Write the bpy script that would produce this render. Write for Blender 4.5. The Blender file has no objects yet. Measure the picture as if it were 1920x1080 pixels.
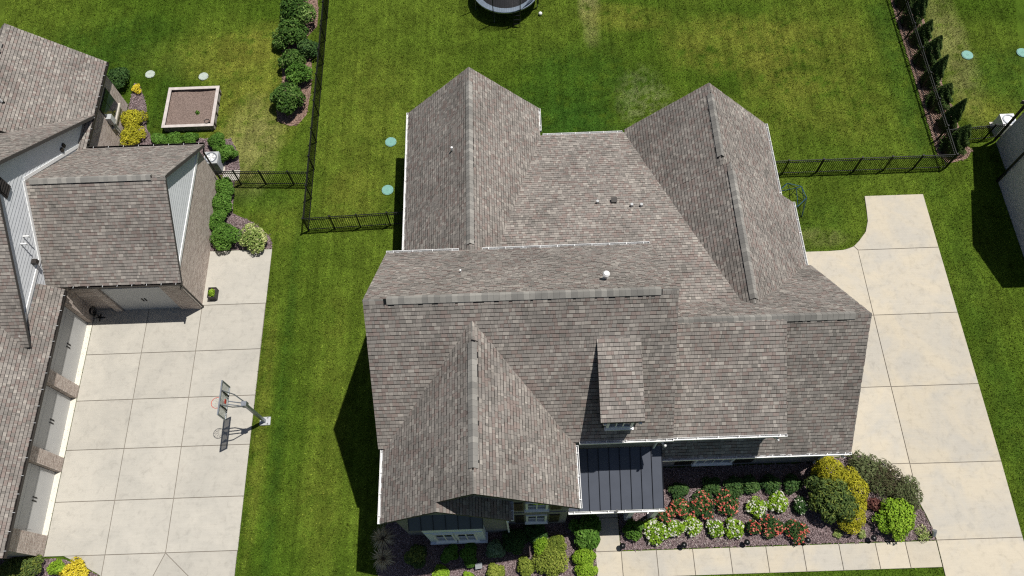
import bpy, math, random
import numpy as np
from mathutils import Vector, Matrix

rng = np.random.default_rng(7)
random.seed(7)
SC = bpy.context.scene
COL = SC.collection

# ------------------------------------------------------------------ camera
CAM_H = 34.2
F_PX, W_PX, H_PX = 1461.4, 1920.0, 1080.0
PITCH, ROLL, YAW = math.radians(65.2), math.radians(-2.88), math.radians(-0.90)
fwd = np.array([math.sin(YAW) * math.cos(PITCH), math.cos(YAW) * math.cos(PITCH), -math.sin(PITCH)])
rgt = np.array([math.cos(YAW), -math.sin(YAW), 0.0])
upv = np.cross(rgt, fwd)
cr, sr = math.cos(ROLL), math.sin(ROLL)
rgt, upv = cr * rgt + sr * upv, -sr * rgt + cr * upv
cam_d = bpy.data.cameras.new('drone_camera')
cam_d.sensor_width = 36.0
cam_d.lens = F_PX / W_PX * 36.0
cam_d.clip_end = 2000
cam_d.clip_start = 0.5
cam = bpy.data.objects.new('drone_camera', cam_d)
COL.objects.link(cam)
cam.matrix_world = Matrix(((rgt[0], upv[0], -fwd[0], 0), (rgt[1], upv[1], -fwd[1], 0), (rgt[2], upv[2], -fwd[2], CAM_H), (0, 0, 0, 1)))
SC.camera = cam

# ------------------------------------------------------------------ sun and sky
SHX, SHY = -0.316, -0.165            # shadow offset on the ground per metre of height
sun_vec = Vector((-SHX, -SHY, 1.0)).normalized()
sun_d = bpy.data.lights.new('sun', 'SUN')
sun_d.energy = 5.0
sun_d.angle = math.radians(0.53)
sun_d.color = (1.0, 0.965, 0.91)
sun = bpy.data.objects.new('sun', sun_d)
COL.objects.link(sun)
sun.rotation_euler = sun_vec.to_track_quat('Z', 'Y').to_euler()
sun.location = (20, 10, 60)
world = bpy.data.worlds.new('World')
SC.world = world
world.use_nodes = True
wn = world.node_tree.nodes
wl = world.node_tree.links
bg = wn['Background']
sky = wn.new('ShaderNodeTexSky')
sky.sky_type = 'NISHITA'
sky.sun_disc = False
sky.sun_elevation = math.asin(sun_vec.z)
sky.sun_rotation = math.atan2(sun_vec.x, sun_vec.y)
wl.new(sky.outputs[0], bg.inputs[0])
bg.inputs[1].default_value = 0.05
SC.view_settings.view_transform = 'Standard'
SC.view_settings.look = 'None'
SC.view_settings.exposure = 0.0
SC.view_settings.gamma = 1.0
SC.view_settings.use_curve_mapping = False
SC.cycles.filter_width = 1.2
SC.cycles.use_denoising = False
SC.cycles.max_bounces = 6
SC.cycles.diffuse_bounces = 2
SC.cycles.transparent_max_bounces = 12


# ------------------------------------------------------------------ survey helpers (measured points to ground coordinates)
def ray(x, y):
    return fwd + (x - 960) / F_PX * rgt - (y - 540) / F_PX * upv


def G(x, y, z=0.0):
    d = ray(x, y)
    t = (z - CAM_H) / d[2]
    return np.array([t * d[0], t * d[1], z])


def onY(x, y, Y):
    d = ray(x, y)
    t = Y / d[1]
    return np.array([t * d[0], Y, CAM_H + t * d[2]])


def onX(x, y, X):
    d = ray(x, y)
    t = X / d[0]
    return np.array([X, t * d[1], CAM_H + t * d[2]])


def onplane(x, y, p0, n):
    d = ray(x, y)
    c = np.array([0, 0, CAM_H])
    t = np.dot(np.array(p0) - c, n) / np.dot(d, n)
    return c + t * d


# ------------------------------------------------------------------ node helpers
def new_mat(name):
    m = bpy.data.materials.new(name)
    m.use_nodes = True
    nt = m.node_tree
    b = nt.nodes['Principled BSDF']
    return m, nt, b


def N(nt, typ, **kw):
    n = nt.nodes.new(typ)
    for k, v in kw.items():
        setattr(n, k, v)
    return n


def pos(nt, scale=(1, 1, 1), rot=(0, 0, 0)):
    g = N(nt, 'ShaderNodeNewGeometry')
    mp = N(nt, 'ShaderNodeMapping')
    mp.inputs['Scale'].default_value = scale
    mp.inputs['Rotation'].default_value = rot
    nt.links.new(g.outputs['Position'], mp.inputs[0])
    return mp.outputs[0]


def noise(nt, vec, scale, detail=4, rough=0.6, dist=0.0):
    n = N(nt, 'ShaderNodeTexNoise')
    n.inputs['Scale'].default_value = scale
    n.inputs['Detail'].default_value = detail
    n.inputs['Roughness'].default_value = rough
    n.inputs['Distortion'].default_value = dist
    nt.links.new(vec, n.inputs['Vector'])
    return n.outputs['Fac']


def ramp(nt, fac, stops, interp='LINEAR'):
    r = N(nt, 'ShaderNodeValToRGB')
    r.color_ramp.interpolation = interp
    e = r.color_ramp.elements
    while len(e) < len(stops):
        e.new(0.5)
    for k, (p, c) in enumerate(stops):
        e[k].position = p
        e[k].color = (c[0], c[1], c[2], 1) if hasattr(c, '__len__') else (c, c, c, 1)
    nt.links.new(fac, r.inputs[0])
    return r.outputs[0]


def mixrgb(nt, fac, a, b, mode='MIX'):
    m = N(nt, 'ShaderNodeMixRGB', blend_type=mode)
    for i, v in enumerate((fac, a, b)):
        if isinstance(v, (int, float)):
            m.inputs[i].default_value = v if i == 0 else (v, v, v, 1)
        elif isinstance(v, (tuple, list)):
            m.inputs[i].default_value = (v[0], v[1], v[2], 1)
        else:
            nt.links.new(v, m.inputs[i])
    return m.outputs[0]


def math_(nt, op, a, b=None, clamp=False):
    m = N(nt, 'ShaderNodeMath', operation=op, use_clamp=clamp)
    for i, v in enumerate((a, b)):
        if v is None:
            continue
        if isinstance(v, (int, float)):
            m.inputs[i].default_value = v
        else:
            nt.links.new(v, m.inputs[i])
    return m.outputs[0]


def bump(nt, b, h, strength=0.3, dist=0.02):
    n = N(nt, 'ShaderNodeBump')
    n.inputs['Strength'].default_value = strength
    n.inputs['Distance'].default_value = dist
    nt.links.new(h, n.inputs['Height'])
    nt.links.new(n.outputs[0], b.inputs['Normal'])


def simple(name, col, rough=0.6, metal=0.0, var=0.12, scale=6.0, spec=0.4):
    m, nt, b = new_mat(name)
    p = pos(nt)
    n = noise(nt, p, scale, 5)
    lo = tuple(c * (1 - var) for c in col)
    hi = tuple(min(1, c * (1 + var)) for c in col)
    nt.links.new(ramp(nt, n, [(0.3, lo), (0.7, hi)]), b.inputs['Base Color'])
    b.inputs['Roughness'].default_value = rough
    b.inputs['Metallic'].default_value = metal
    b.inputs['Specular IOR Level'].default_value = spec
    return m


M = {}
M['white'] = simple('white_trim', (0.78, 0.78, 0.77), 0.45, var=0.05)
M['skylit_white'] = simple('white_trim_skylit', (0.66, 0.72, 0.78), 0.5, var=0.04)  # bay white with the blue skylight of its shade mixed into the colour
M['bronze'] = simple('bronze_metal', (0.035, 0.030, 0.027), 0.45, 0.2)
M['black'] = simple('black_metal', (0.012, 0.012, 0.013), 0.4, 0.3)
M['fascia'] = simple('deck_shadow_tone', (0.055, 0.05, 0.046), 0.8)  # deck and fascia, darkened so the shingle gaps show as shadow lines
M['soffit_dark'] = simple('dark_soffit', (0.045, 0.04, 0.038), 0.7)
M['navy_siding'] = simple('navy_siding', (0.022, 0.026, 0.036), 0.6)
M['navy_metal'] = simple('navy_standing_seam', (0.075, 0.084, 0.106), 0.5, 0.1, var=0.08, scale=1.5)
M['seam'] = simple('seam_metal', (0.018, 0.02, 0.026), 0.4, 0.4)
M['lap'] = simple('lap_siding', (0.68, 0.70, 0.72), 0.6, var=0.05, scale=3)
M['door'] = simple('garage_door_paint', (0.50, 0.50, 0.49), 0.5, var=0.04, scale=2)
M['shutter'] = simple('shutter_paint', (0.022, 0.018, 0.015), 0.5)
M['steel'] = simple('galvanised_steel', (0.30, 0.32, 0.35), 0.4, 0.7)
M['plastic_grey'] = simple('grey_plastic', (0.42, 0.43, 0.43), 0.5)
M['teal'] = simple('green_plastic_lid', (0.16, 0.34, 0.29), 0.5, var=0.1, scale=9)
M['teal_pale'] = simple('weathered_lid', (0.40, 0.45, 0.39), 0.6, var=0.15, scale=9)
M['wood'] = simple('weathered_wood', (0.50, 0.45, 0.42), 0.8, var=0.15, scale=5)
M['wood_dark'] = simple('weathered_wood_side', (0.30, 0.27, 0.25), 0.8, var=0.2, scale=5)
M['bark'] = simple('bark', (0.07, 0.05, 0.035), 0.9)
M['red'] = simple('red_paint', (0.55, 0.05, 0.03), 0.5)
M['blue_tube'] = simple('blue_tube', (0.03, 0.085, 0.15), 0.4)
M['slate_pad'] = simple('vinyl_pad', (0.16, 0.20, 0.25), 0.45, var=0.15, scale=3)
M['cream'] = simple('cream_threshold', (0.66, 0.62, 0.53), 0.75, var=0.05)
M['joint'] = simple('joint_filler', (0.20, 0.175, 0.145), 0.95)
M['pot'] = simple('black_pot', (0.015, 0.015, 0.016), 0.5)
M['stone'] = simple('pale_stone', (0.50, 0.46, 0.40), 0.8)
M['ball'] = simple('white_ball', (0.8, 0.8, 0.78), 0.5, var=0.03)


def shingle_mat():
    m, nt, b = new_mat('asphalt_shingle')
    a = N(nt, 'ShaderNodeAttribute', attribute_name='Col')
    p = pos(nt)
    g = ramp(nt, noise(nt, p, 90, 2), [(0.25, 0.78), (0.75, 1.18)])
    big = ramp(nt, noise(nt, p, 0.55, 4, 0.6, 0.6), [(0.28, 0.76), (0.58, 1.10)])
    c = mixrgb(nt, 1.0, a.outputs['Color'], g, 'MULTIPLY')
    c = mixrgb(nt, 1.0, c, big, 'MULTIPLY')
    nt.links.new(c, b.inputs['Base Color'])
    b.inputs['Roughness'].default_value = 0.95
    b.inputs['Specular IOR Level'].default_value = 0.15
    return m


M['shingle'] = shingle_mat()


def brick_mat(name, c1, c2, mortar, axis):
    m, nt, b = new_mat(name)
    g = N(nt, 'ShaderNodeNewGeometry')
    sx = N(nt, 'ShaderNodeSeparateXYZ')
    nt.links.new(g.outputs['Position'], sx.inputs[0])
    cx = N(nt, 'ShaderNodeCombineXYZ')
    nt.links.new(sx.outputs[1 if axis == 'X' else 0], cx.inputs[0])
    nt.links.new(sx.outputs[2], cx.inputs[1])
    br = N(nt, 'ShaderNodeTexBrick')
    br.inputs['Scale'].default_value = 1.0
    br.inputs['Brick Width'].default_value = 0.21
    br.inputs['Row Height'].default_value = 0.075
    br.inputs['Mortar Size'].default_value = 0.009
    br.inputs['Color1'].default_value = (*c1, 1)
    br.inputs['Color2'].default_value = (*c2, 1)
    br.inputs['Mortar'].default_value = (*mortar, 1)
    nt.links.new(cx.outputs[0], br.inputs['Vector'])
    n = ramp(nt, noise(nt, cx.outputs[0], 14, 3), [(0.25, 0.6), (0.75, 1.3)])
    nt.links.new(mixrgb(nt, 1.0, br.outputs['Color'], n, 'MULTIPLY'), b.inputs['Base Color'])
    b.inputs['Roughness'].default_value = 0.9
    bump(nt, b, math_(nt, 'SUBTRACT', 1.0, br.outputs['Fac']), 0.6, 0.01)
    return m


M['brick_x'] = brick_mat('tan_brick_side', (0.33, 0.25, 0.21), (0.56, 0.47, 0.41), (0.58, 0.53, 0.47), 'X')
M['brick_y'] = brick_mat('tan_brick_front', (0.33, 0.25, 0.21), (0.56, 0.47, 0.41), (0.58, 0.53, 0.47), 'Y')
M['gbrick_y'] = brick_mat('grey_brick_front', (0.15, 0.14, 0.13), (0.28, 0.26, 0.245), (0.30, 0.29, 0.28), 'Y')
M['wbrick_x'] = brick_mat('limewashed_brick', (0.48, 0.47, 0.45), (0.62, 0.61, 0.59), (0.56, 0.55, 0.53), 'X')


_tabs = {}


def vnoise(x, y, scale, seed):
    """smooth value noise on the plane, 0..1"""
    if seed not in _tabs:
        _tabs[seed] = np.random.default_rng(100 + seed).random((256, 256))
    T = _tabs[seed]
    xs_, ys_ = x * scale, y * scale
    xi, yi = np.floor(xs_).astype(int), np.floor(ys_).astype(int)
    fx, fy = xs_ - xi, ys_ - yi
    fx, fy = fx * fx * (3 - 2 * fx), fy * fy * (3 - 2 * fy)
    g = lambda i, j: T[(xi + i) & 255, (yi + j) & 255]
    return (g(0, 0) * (1 - fx) + g(1, 0) * fx) * (1 - fy) + (g(0, 1) * (1 - fx) + g(1, 1) * fx) * fy


def fbm(x, y, scale, seed, octs=4, rough=0.55):
    t, amp, tot = 0, 1.0, 0.0
    for o_ in range(octs):
        c_, s_ = math.cos(0.6 * o_), math.sin(0.6 * o_)
        t = t + amp * vnoise(x * c_ - y * s_ + 31.7 * o_, x * s_ + y * c_ + 11.3 * o_, scale * 2 ** o_, seed + o_)
        tot += amp
        amp *= rough
    return t / tot


def sstep(v, a, b):
    t = np.clip((v - a) / (b - a), 0, 1)
    return t * t * (3 - 2 * t)


PATCHES = (
    (-14.2, 27.6, 2.3, 5.2, 'y', 0.95), (-13.9, 24.6, 1.5, 3.2, 'd', 0.75), (-17.2, 31.0, 4.0, 1.6, 'y', 0.75), (-13.2, 19.9, 2.4, 1.6, 'y', 0.35),
    (4.7, 33.0, 0.6, 2.2, 'd', 1.0), (6.6, 32.6, 2.6, 1.0, 'y', 0.8), (12.8, 30.5, 4.0, 2.0, 'y', 0.9), (17.0, 30.0, 3.5, 2.6, 'y', 0.6),
    (16.8, 26.0, 4.2, 2.2, 'y', 0.5), (14.6, 28.0, 2.0, 2.0, 'y', 0.5), (24.6, 29.0, 1.0, 4.6, 'd', 0.8), (25.3, 25.3, 2.0, 1.2, 'y', 0.8), (-7.6, 26.0, 2.4, 4.5, 'y', 0.3), (-8.3, 21.3, 1.6, 1.6, 'y', 0.5),
    (-8.8, 8.5, 0.9, 7.0, 'y', 0.30), (-11.75, 9.5, 0.4, 6.0, 'y', 0.65), (15.2, 19.1, 1.3, 1.4, 'k', 0.45), (3.8, 27.0, 3.6, 3.6, 'k', 0.75), (2.2, 24.5, 3.4, 2.2, 'k', 0.8),
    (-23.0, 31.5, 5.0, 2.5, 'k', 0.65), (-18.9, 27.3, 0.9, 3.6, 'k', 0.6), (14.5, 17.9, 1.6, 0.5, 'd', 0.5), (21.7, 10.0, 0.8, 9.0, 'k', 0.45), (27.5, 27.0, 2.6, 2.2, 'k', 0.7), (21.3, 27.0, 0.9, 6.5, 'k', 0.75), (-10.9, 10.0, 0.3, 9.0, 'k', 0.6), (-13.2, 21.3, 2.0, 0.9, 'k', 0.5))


def grass_col(x, y):
    """turf colour at a place: patches of lush, yellowed and dry grass"""
    dry, yel, dark = np.array([0.235, 0.225, 0.085]), np.array([0.165, 0.175, 0.027]), np.array([0.026, 0.074, 0.009])
    big = fbm(x, y, 0.14, 1, 5)
    c = np.array([0.054, 0.098, 0.0085]) + (np.array([0.086, 0.128, 0.014]) - np.array([0.054, 0.098, 0.0085])) * sstep(big, 0.30, 0.70)[..., None]
    warp = fbm(x, y, 0.5, 11, 4, 0.65)
    fine = fbm(x, y, 2.6, 61, 4, 0.7)
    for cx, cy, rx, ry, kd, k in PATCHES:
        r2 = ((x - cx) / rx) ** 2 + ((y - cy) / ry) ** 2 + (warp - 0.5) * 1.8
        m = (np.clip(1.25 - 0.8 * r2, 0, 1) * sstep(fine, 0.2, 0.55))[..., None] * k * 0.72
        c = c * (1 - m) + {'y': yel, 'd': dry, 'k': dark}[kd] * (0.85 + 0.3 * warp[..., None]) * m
    # thin clover patch behind the house
    m = np.clip(1.15 - (((x - 7.3) / 1.6) ** 2 + ((y - 26.9) / 2.2) ** 2) + (warp - 0.5), 0, 1) * sstep(fbm(x, y, 5.5, 21, 3, 0.8), 0.42, 0.62)
    c = c * (1 - m[..., None] * 0.4) + np.array([0.225, 0.24, 0.11]) * m[..., None] * 0.4
    stripe = 0.5 + 0.5 * np.sin((x + 0.25 * fbm(x, y, 0.4, 31, 2)) * 2 * math.pi / 1.05)
    thin = 0.5 + 0.5 * np.sin((x + 0.12 * fbm(x, y, 0.5, 33, 2)) * 2 * math.pi / 0.37)
    c = c * (0.83 + 0.14 * stripe + 0.20 * thin)[..., None]
    c = c * (0.84 + 0.32 * sstep(fbm(x, y, 1.3, 41, 4, 0.7), 0.3, 0.7))[..., None]
    return c


def grass_mat(name):
    m, nt, b = new_mat(name)
    a_ = N(nt, 'ShaderNodeAttribute', attribute_name='Col')
    nt.links.new(mixrgb(nt, 1.0, a_.outputs['Color'], ramp(nt, noise(nt, pos(nt), 16, 3, 0.7), [(0.3, 0.45), (0.7, 1.3)]), 'MULTIPLY'), b.inputs['Base Color'])
    b.inputs['Roughness'].default_value = 0.8
    b.inputs['Specular IOR Level'].default_value = 0.03
    return m


M['lawn'] = grass_mat('lawn_turf')
M['grass'] = grass_mat('grass_blades')


def concrete_mat(name, c1, c2):
    m, nt, b = new_mat(name)
    p = pos(nt)
    oi = N(nt, 'ShaderNodeObjectInfo')
    n1 = noise(nt, p, 0.55, 5, 0.6, 0.5)
    n2 = noise(nt, p, 3.0, 6, 0.7, 0.6)
    n3 = noise(nt, p, 60, 2)
    c = mixrgb(nt, ramp(nt, n1, [(0.38, 0.0), (0.60, 1.0)]), c1, c2)
    c = mixrgb(nt, 1.0, c, ramp(nt, n2, [(0.28, 0.84), (0.47, 1.0), (0.75, 1.05)]), 'MULTIPLY')
    c = mixrgb(nt, 1.0, c, ramp(nt, n3, [(0.3, 0.93), (0.7, 1.05)]), 'MULTIPLY')
    br = noise(nt, pos(nt, (0.5, 7, 1)), 2.0, 3)
    c = mixrgb(nt, 1.0, c, ramp(nt, br, [(0.3, 0.97), (0.7, 1.02)]), 'MULTIPLY')
    st = ramp(nt, noise(nt, p, 1.3, 5, 0.75, 1.2), [(0.62, 0.0), (0.78, 1.0)])
    c = mixrgb(nt, math_(nt, 'MULTIPLY', st, 0.42), c, (0.33, 0.29, 0.24))
    sp = ramp(nt, noise(nt, p, 9, 4, 0.8), [(0.66, 0.0), (0.74, 1.0)])
    c = mixrgb(nt, math_(nt, 'MULTIPLY', math_(nt, 'MULTIPLY', sp, ramp(nt, noise(nt, p, 0.7, 3), [(0.45, 0.0), (0.65, 1.0)])), 0.45), c, (0.24, 0.21, 0.18))
    c = mixrgb(nt, 1.0, c, ramp(nt, oi.outputs['Random'], [(0.0, 0.93), (1.0, 1.03)]), 'MULTIPLY')
    nt.links.new(c, b.inputs['Base Color'])
    b.inputs['Roughness'].default_value = 0.9
    b.inputs['Specular IOR Level'].default_value = 0.2
    bump(nt, b, n3, 0.15, 0.004)
    return m


M['conc_l'] = concrete_mat('driveway_concrete', (0.415, 0.394, 0.346), (0.465, 0.438, 0.38))
M['conc_r'] = concrete_mat('cream_concrete', (0.45, 0.42, 0.362), (0.51, 0.455, 0.358))


def mulch_mat(name, c1, c2, c3):
    m, nt, b = new_mat(name)
    p = pos(nt)
    a = N(nt, 'ShaderNodeAttribute', attribute_name='rnd')
    v = N(nt, 'ShaderNodeTexVoronoi')
    v.inputs['Scale'].default_value = 26
    nt.links.new(p, v.inputs['Vector'])
    f = math_(nt, 'FRACT', math_(nt, 'ADD', v.outputs['Color'], a.outputs['Fac']))
    c = ramp(nt, f, [(0.0, c1), (0.55, c2), (1.0, c3)])
    nt.links.new(c, b.inputs['Base Color'])
    b.inputs['Roughness'].default_value = 0.95
    bump(nt, b, v.outputs['Distance'], 0.9, 0.03)
    return m


M['mulch'] = mulch_mat('bark_mulch', (0.065, 0.045, 0.045), (0.18, 0.125, 0.125), (0.40, 0.32, 0.32))
M['mulch_red'] = mulch_mat('red_bark_mulch', (0.12, 0.07, 0.055), (0.27, 0.17, 0.13), (0.42, 0.30, 0.24))
M['soil'] = mulch_mat('garden_soil', (0.12, 0.085, 0.07), (0.21, 0.155, 0.13), (0.27, 0.20, 0.17))


def leaf_mat(name, c1, c2, c3, rough=0.6, trans=0.18):
    m, nt, b = new_mat(name)
    rough = 0.7
    c1, c2, c3 = (tuple(min(0.9, v * 1.3) for v in c) for c in (c1, c2, c3))
    a = N(nt, 'ShaderNodeAttribute', attribute_name='rnd')
    c = ramp(nt, a.outputs['Fac'], [(0.0, c1), (0.6, c2), (1.0, c3)])
    nt.links.new(c, b.inputs['Base Color'])
    b.inputs['Roughness'].default_value = rough
    b.inputs['Specular IOR Level'].default_value = 0.12
    tr = N(nt, 'ShaderNodeBsdfTranslucent')
    nt.links.new(c, tr.inputs['Color'])
    mx = N(nt, 'ShaderNodeMixShader')
    mx.inputs[0].default_value = trans
    nt.links.new(b.outputs[0], mx.inputs[1])
    nt.links.new(tr.outputs[0], mx.inputs[2])
    nt.links.new(mx.outputs[0], nt.nodes['Material Output'].inputs[0])
    return m


L = {
    'box': leaf_mat('boxwood_leaf', (0.035, 0.085, 0.012), (0.075, 0.16, 0.022), (0.12, 0.22, 0.04)),
    'laurel': leaf_mat('laurel_leaf', (0.028, 0.065, 0.012), (0.06, 0.12, 0.02), (0.17, 0.25, 0.07), 0.35),
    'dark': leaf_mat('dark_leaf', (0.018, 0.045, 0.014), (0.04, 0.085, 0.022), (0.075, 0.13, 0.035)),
    'spruce': leaf_mat('spruce_needles', (0.032, 0.06, 0.02), (0.09, 0.13, 0.032), (0.20, 0.22, 0.04), 0.6),
    'gold': leaf_mat('golden_needles', (0.17, 0.17, 0.015), (0.33, 0.31, 0.02), (0.46, 0.42, 0.04), 0.6),
    'lime': leaf_mat('lime_leaf', (0.09, 0.17, 0.012), (0.17, 0.28, 0.02), (0.26, 0.38, 0.04)),
    'olive': leaf_mat('olive_leaf', (0.07, 0.10, 0.015), (0.15, 0.19, 0.028), (0.24, 0.27, 0.05)),
    'juniper': leaf_mat('juniper_leaf', (0.055, 0.045, 0.025), (0.085, 0.11, 0.042), (0.14, 0.16, 0.07)),
    'sage': leaf_mat('grey_green_leaf', (0.07, 0.12, 0.06), (0.16, 0.24, 0.13), (0.27, 0.36, 0.22)),
    'arbor': leaf_mat('arborvitae_leaf', (0.025, 0.05, 0.014), (0.05, 0.085, 0.02), (0.085, 0.12, 0.035)),
    'varieg': leaf_mat('variegated_leaf', (0.10, 0.16, 0.03), (0.25, 0.30, 0.09), (0.52, 0.52, 0.26)),
    'maroon': leaf_mat('maroon_leaf', (0.05, 0.02, 0.02), (0.10, 0.04, 0.035), (0.15, 0.07, 0.05)),
    'yellow': leaf_mat('yellow_leaf', (0.30, 0.24, 0.02), (0.52, 0.42, 0.03), (0.65, 0.55, 0.06)),
    'straw': leaf_mat('straw_blade', (0.34, 0.27, 0.16), (0.50, 0.42, 0.26), (0.62, 0.54, 0.36), 0.8),
    'redflower': leaf_mat('red_petal', (0.40, 0.06, 0.05), (0.52, 0.13, 0.10), (0.58, 0.24, 0.17)),
    'whiteflower': leaf_mat('white_petal', (0.42, 0.43, 0.32), (0.52, 0.51, 0.44), (0.58, 0.57, 0.52)),
}


def glass_mat():
    m, nt, b = new_mat('window_glass')
    b.inputs['Base Color'].default_value = (0.02, 0.03, 0.035, 1)
    b.inputs['Roughness'].default_value = 0.06
    b.inputs['Specular IOR Level'].default_value = 0.9
    p = pos(nt)
    bump(nt, b, noise(nt, p, 1.5, 1), 0.02, 0.02)
    return m


M['glass'] = glass_mat()


def acrylic():
    m, nt, b = new_mat('smoked_acrylic')
    b.inputs['Base Color'].default_value = (0.58, 0.60, 0.56, 1)
    b.inputs['Roughness'].default_value = 0.3
    t = N(nt, 'ShaderNodeBsdfTransparent')
    mx = N(nt, 'ShaderNodeMixShader')
    mx.inputs[0].default_value = 0.55
    nt.links.new(t.outputs[0], mx.inputs[1])
    nt.links.new(b.outputs[0], mx.inputs[2])
    nt.links.new(mx.outputs[0], nt.nodes['Material Output'].inputs[0])
    return m


M['acrylic'] = acrylic()


# ------------------------------------------------------------------ mesh helpers
class MB:
    def __init__(s):
        s.v, s.f, s.c = [], [], []

    def add(s, vs, fs, col=None):
        k = len(s.v)
        s.v += [tuple(map(float, p)) for p in vs]
        s.f += [tuple(i + k for i in f) for f in fs]
        s.c += [col] * len(fs)
        return s

    def hexa(s, p):
        """8 corners: 0-3 bottom ring, 4-7 top ring"""
        return s.add(p, [(3, 2, 1, 0), (4, 5, 6, 7), (0, 1, 5, 4), (1, 2, 6, 5), (2, 3, 7, 6), (3, 0, 4, 7)])

    def box(s, x0, x1, y0, y1, z0, z1):
        return s.hexa([(x0, y0, z0), (x1, y0, z0), (x1, y1, z0), (x0, y1, z0), (x0, y0, z1), (x1, y0, z1), (x1, y1, z1), (x0, y1, z1)])

    def prism(s, poly, z0, z1):
        n = len(poly)
        vs = [(p[0], p[1], z0) for p in poly] + [(p[0], p[1], z1) for p in poly]
        fs = [tuple(range(n - 1, -1, -1)), tuple(range(n, 2 * n))] + [(i, (i + 1) % n, n + (i + 1) % n, n + i) for i in range(n)]
        return s.add(vs, fs)

    def extr(s, poly, d):
        """polygon of 3-D points extruded by vector d"""
        n = len(poly)
        vs = [tuple(p) for p in poly] + [tuple(np.array(p) + np.array(d)) for p in poly]
        fs = [tuple(range(n - 1, -1, -1)), tuple(range(n, 2 * n))] + [(i, (i + 1) % n, n + (i + 1) % n, n + i) for i in range(n)]
        return s.add(vs, fs)

    def tube(s, p0, p1, r0, r1=None, n=6, cap=True):
        r1 = r0 if r1 is None else r1
        p0, p1 = Vector(p0), Vector(p1)
        d = (p1 - p0).normalized()
        a = d.orthogonal().normalized()
        b = d.cross(a)
        vs = []
        for p, r in ((p0, r0), (p1, r1)):
            for i in range(n):
                t = 2 * math.pi * i / n
                vs.append(tuple(p + a * (r * math.cos(t)) + b * (r * math.sin(t))))
        fs = [(i, (i + 1) % n, n + (i + 1) % n, n + i) for i in range(n)]
        if cap:
            fs += [tuple(range(n - 1, -1, -1)), tuple(range(n, 2 * n))]
        return s.add(vs, fs)

    def disc(s, c, r, z0, z1, n=24, r_top=None):
        r_top = r if r_top is None else r_top
        vs = [(c[0] + r * math.cos(2 * math.pi * i / n), c[1] + r * math.sin(2 * math.pi * i / n), z0) for i in range(n)]
        vs += [(c[0] + r_top * math.cos(2 * math.pi * i / n), c[1] + r_top * math.sin(2 * math.pi * i / n), z1) for i in range(n)]
        fs = [(i, (i + 1) % n, n + (i + 1) % n, n + i) for i in range(n)] + [tuple(range(n - 1, -1, -1)), tuple(range(n, 2 * n))]
        return s.add(vs, fs)

    def ring(s, c, r0, r1, z0, z1, n=32):
        for i in range(n):
            a0, a1 = 2 * math.pi * i / n, 2 * math.pi * (i + 1) / n
            q = lambda r, a, z: (c[0] + r * math.cos(a), c[1] + r * math.sin(a), z)
            s.hexa([q(r0, a0, z0), q(r1, a0, z0), q(r1, a1, z0), q(r0, a1, z0), q(r0, a0, z1), q(r1, a0, z1), q(r1, a1, z1), q(r0, a1, z1)])
        return s

    def mesh(s, name):
        me = bpy.data.meshes.new(name)
        me.from_pydata(s.v, [], s.f)
        if any(c is not None for c in s.c):
            at = me.attributes.new('Col', 'FLOAT_COLOR', 'FACE')
            at.data.foreach_set('color', np.array([(*(c or (0.5, 0.5, 0.5)), 1.0) for c in s.c], dtype=np.float32).ravel())
        me.update()
        return me

    def build(s, name, mat, parent=None, smooth=False):
        me = s.mesh(name)
        me.materials.append(mat)
        if smooth:
            me.polygons.foreach_set('use_smooth', [True] * len(me.polygons))
        return link(bpy.data.objects.new(name, me), parent)


def link(o, parent=None):
    COL.objects.link(o)
    if parent is not None:
        o.parent = parent
        if parent.type == 'EMPTY':
            o.matrix_parent_inverse = Matrix.Translation(-Vector(parent.location))
    return o


def thing(name, label, cat, loc=(0, 0, 0), group=None):
    o = bpy.data.objects.new(name, None)
    o.empty_display_size = 0.3
    o.location = loc
    COL.objects.link(o)
    return tag(o, label, cat, group)


def tag(o, label, cat, group=None):
    o['label'] = label
    o['category'] = cat
    if group:
        o['group'] = group
    return o


def struct(o):
    o['kind'] = 'structure'
    return o


def stuff(o):
    o['kind'] = 'stuff'
    return o


def np_mesh(name, verts, nper, mat, parent=None, rnd=None, cols=None):
    """verts: (n*nper, 3); every nper verts are one face"""
    me = bpy.data.meshes.new(name)
    nv = len(verts)
    nf = nv // nper
    me.vertices.add(nv)
    me.vertices.foreach_set('co', np.asarray(verts, dtype=np.float32).ravel())
    me.loops.add(nv)
    me.loops.foreach_set('vertex_index', np.arange(nv, dtype=np.int32))
    me.polygons.add(nf)
    me.polygons.foreach_set('loop_start', np.arange(0, nv, nper, dtype=np.int32))
    if rnd is not None:
        at = me.attributes.new('rnd', 'FLOAT', 'FACE')
        at.data.foreach_set('value', np.asarray(rnd, dtype=np.float32))
    me.materials.append(mat)
    if cols is not None:
        at = me.attributes.new('Col', 'FLOAT_COLOR', 'FACE')
        at.data.foreach_set('color', np.concatenate([cols, np.ones((len(cols), 1))], 1).astype(np.float32).ravel())
    me.update(calc_edges=True)
    return link(bpy.data.objects.new(name, me), parent)


def inside(poly, px, py):
    poly = np.asarray(poly, float)
    res = np.zeros(len(px), bool)
    j = len(poly) - 1
    for i in range(len(poly)):
        xi, yi = poly[i][:2]
        xj, yj = poly[j][:2]
        c = ((yi > py) != (yj > py)) & (px < (xj - xi) * (py - yi) / (yj - yi + 1e-12) + xi)
        res ^= c
        j = i
    return res


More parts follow.
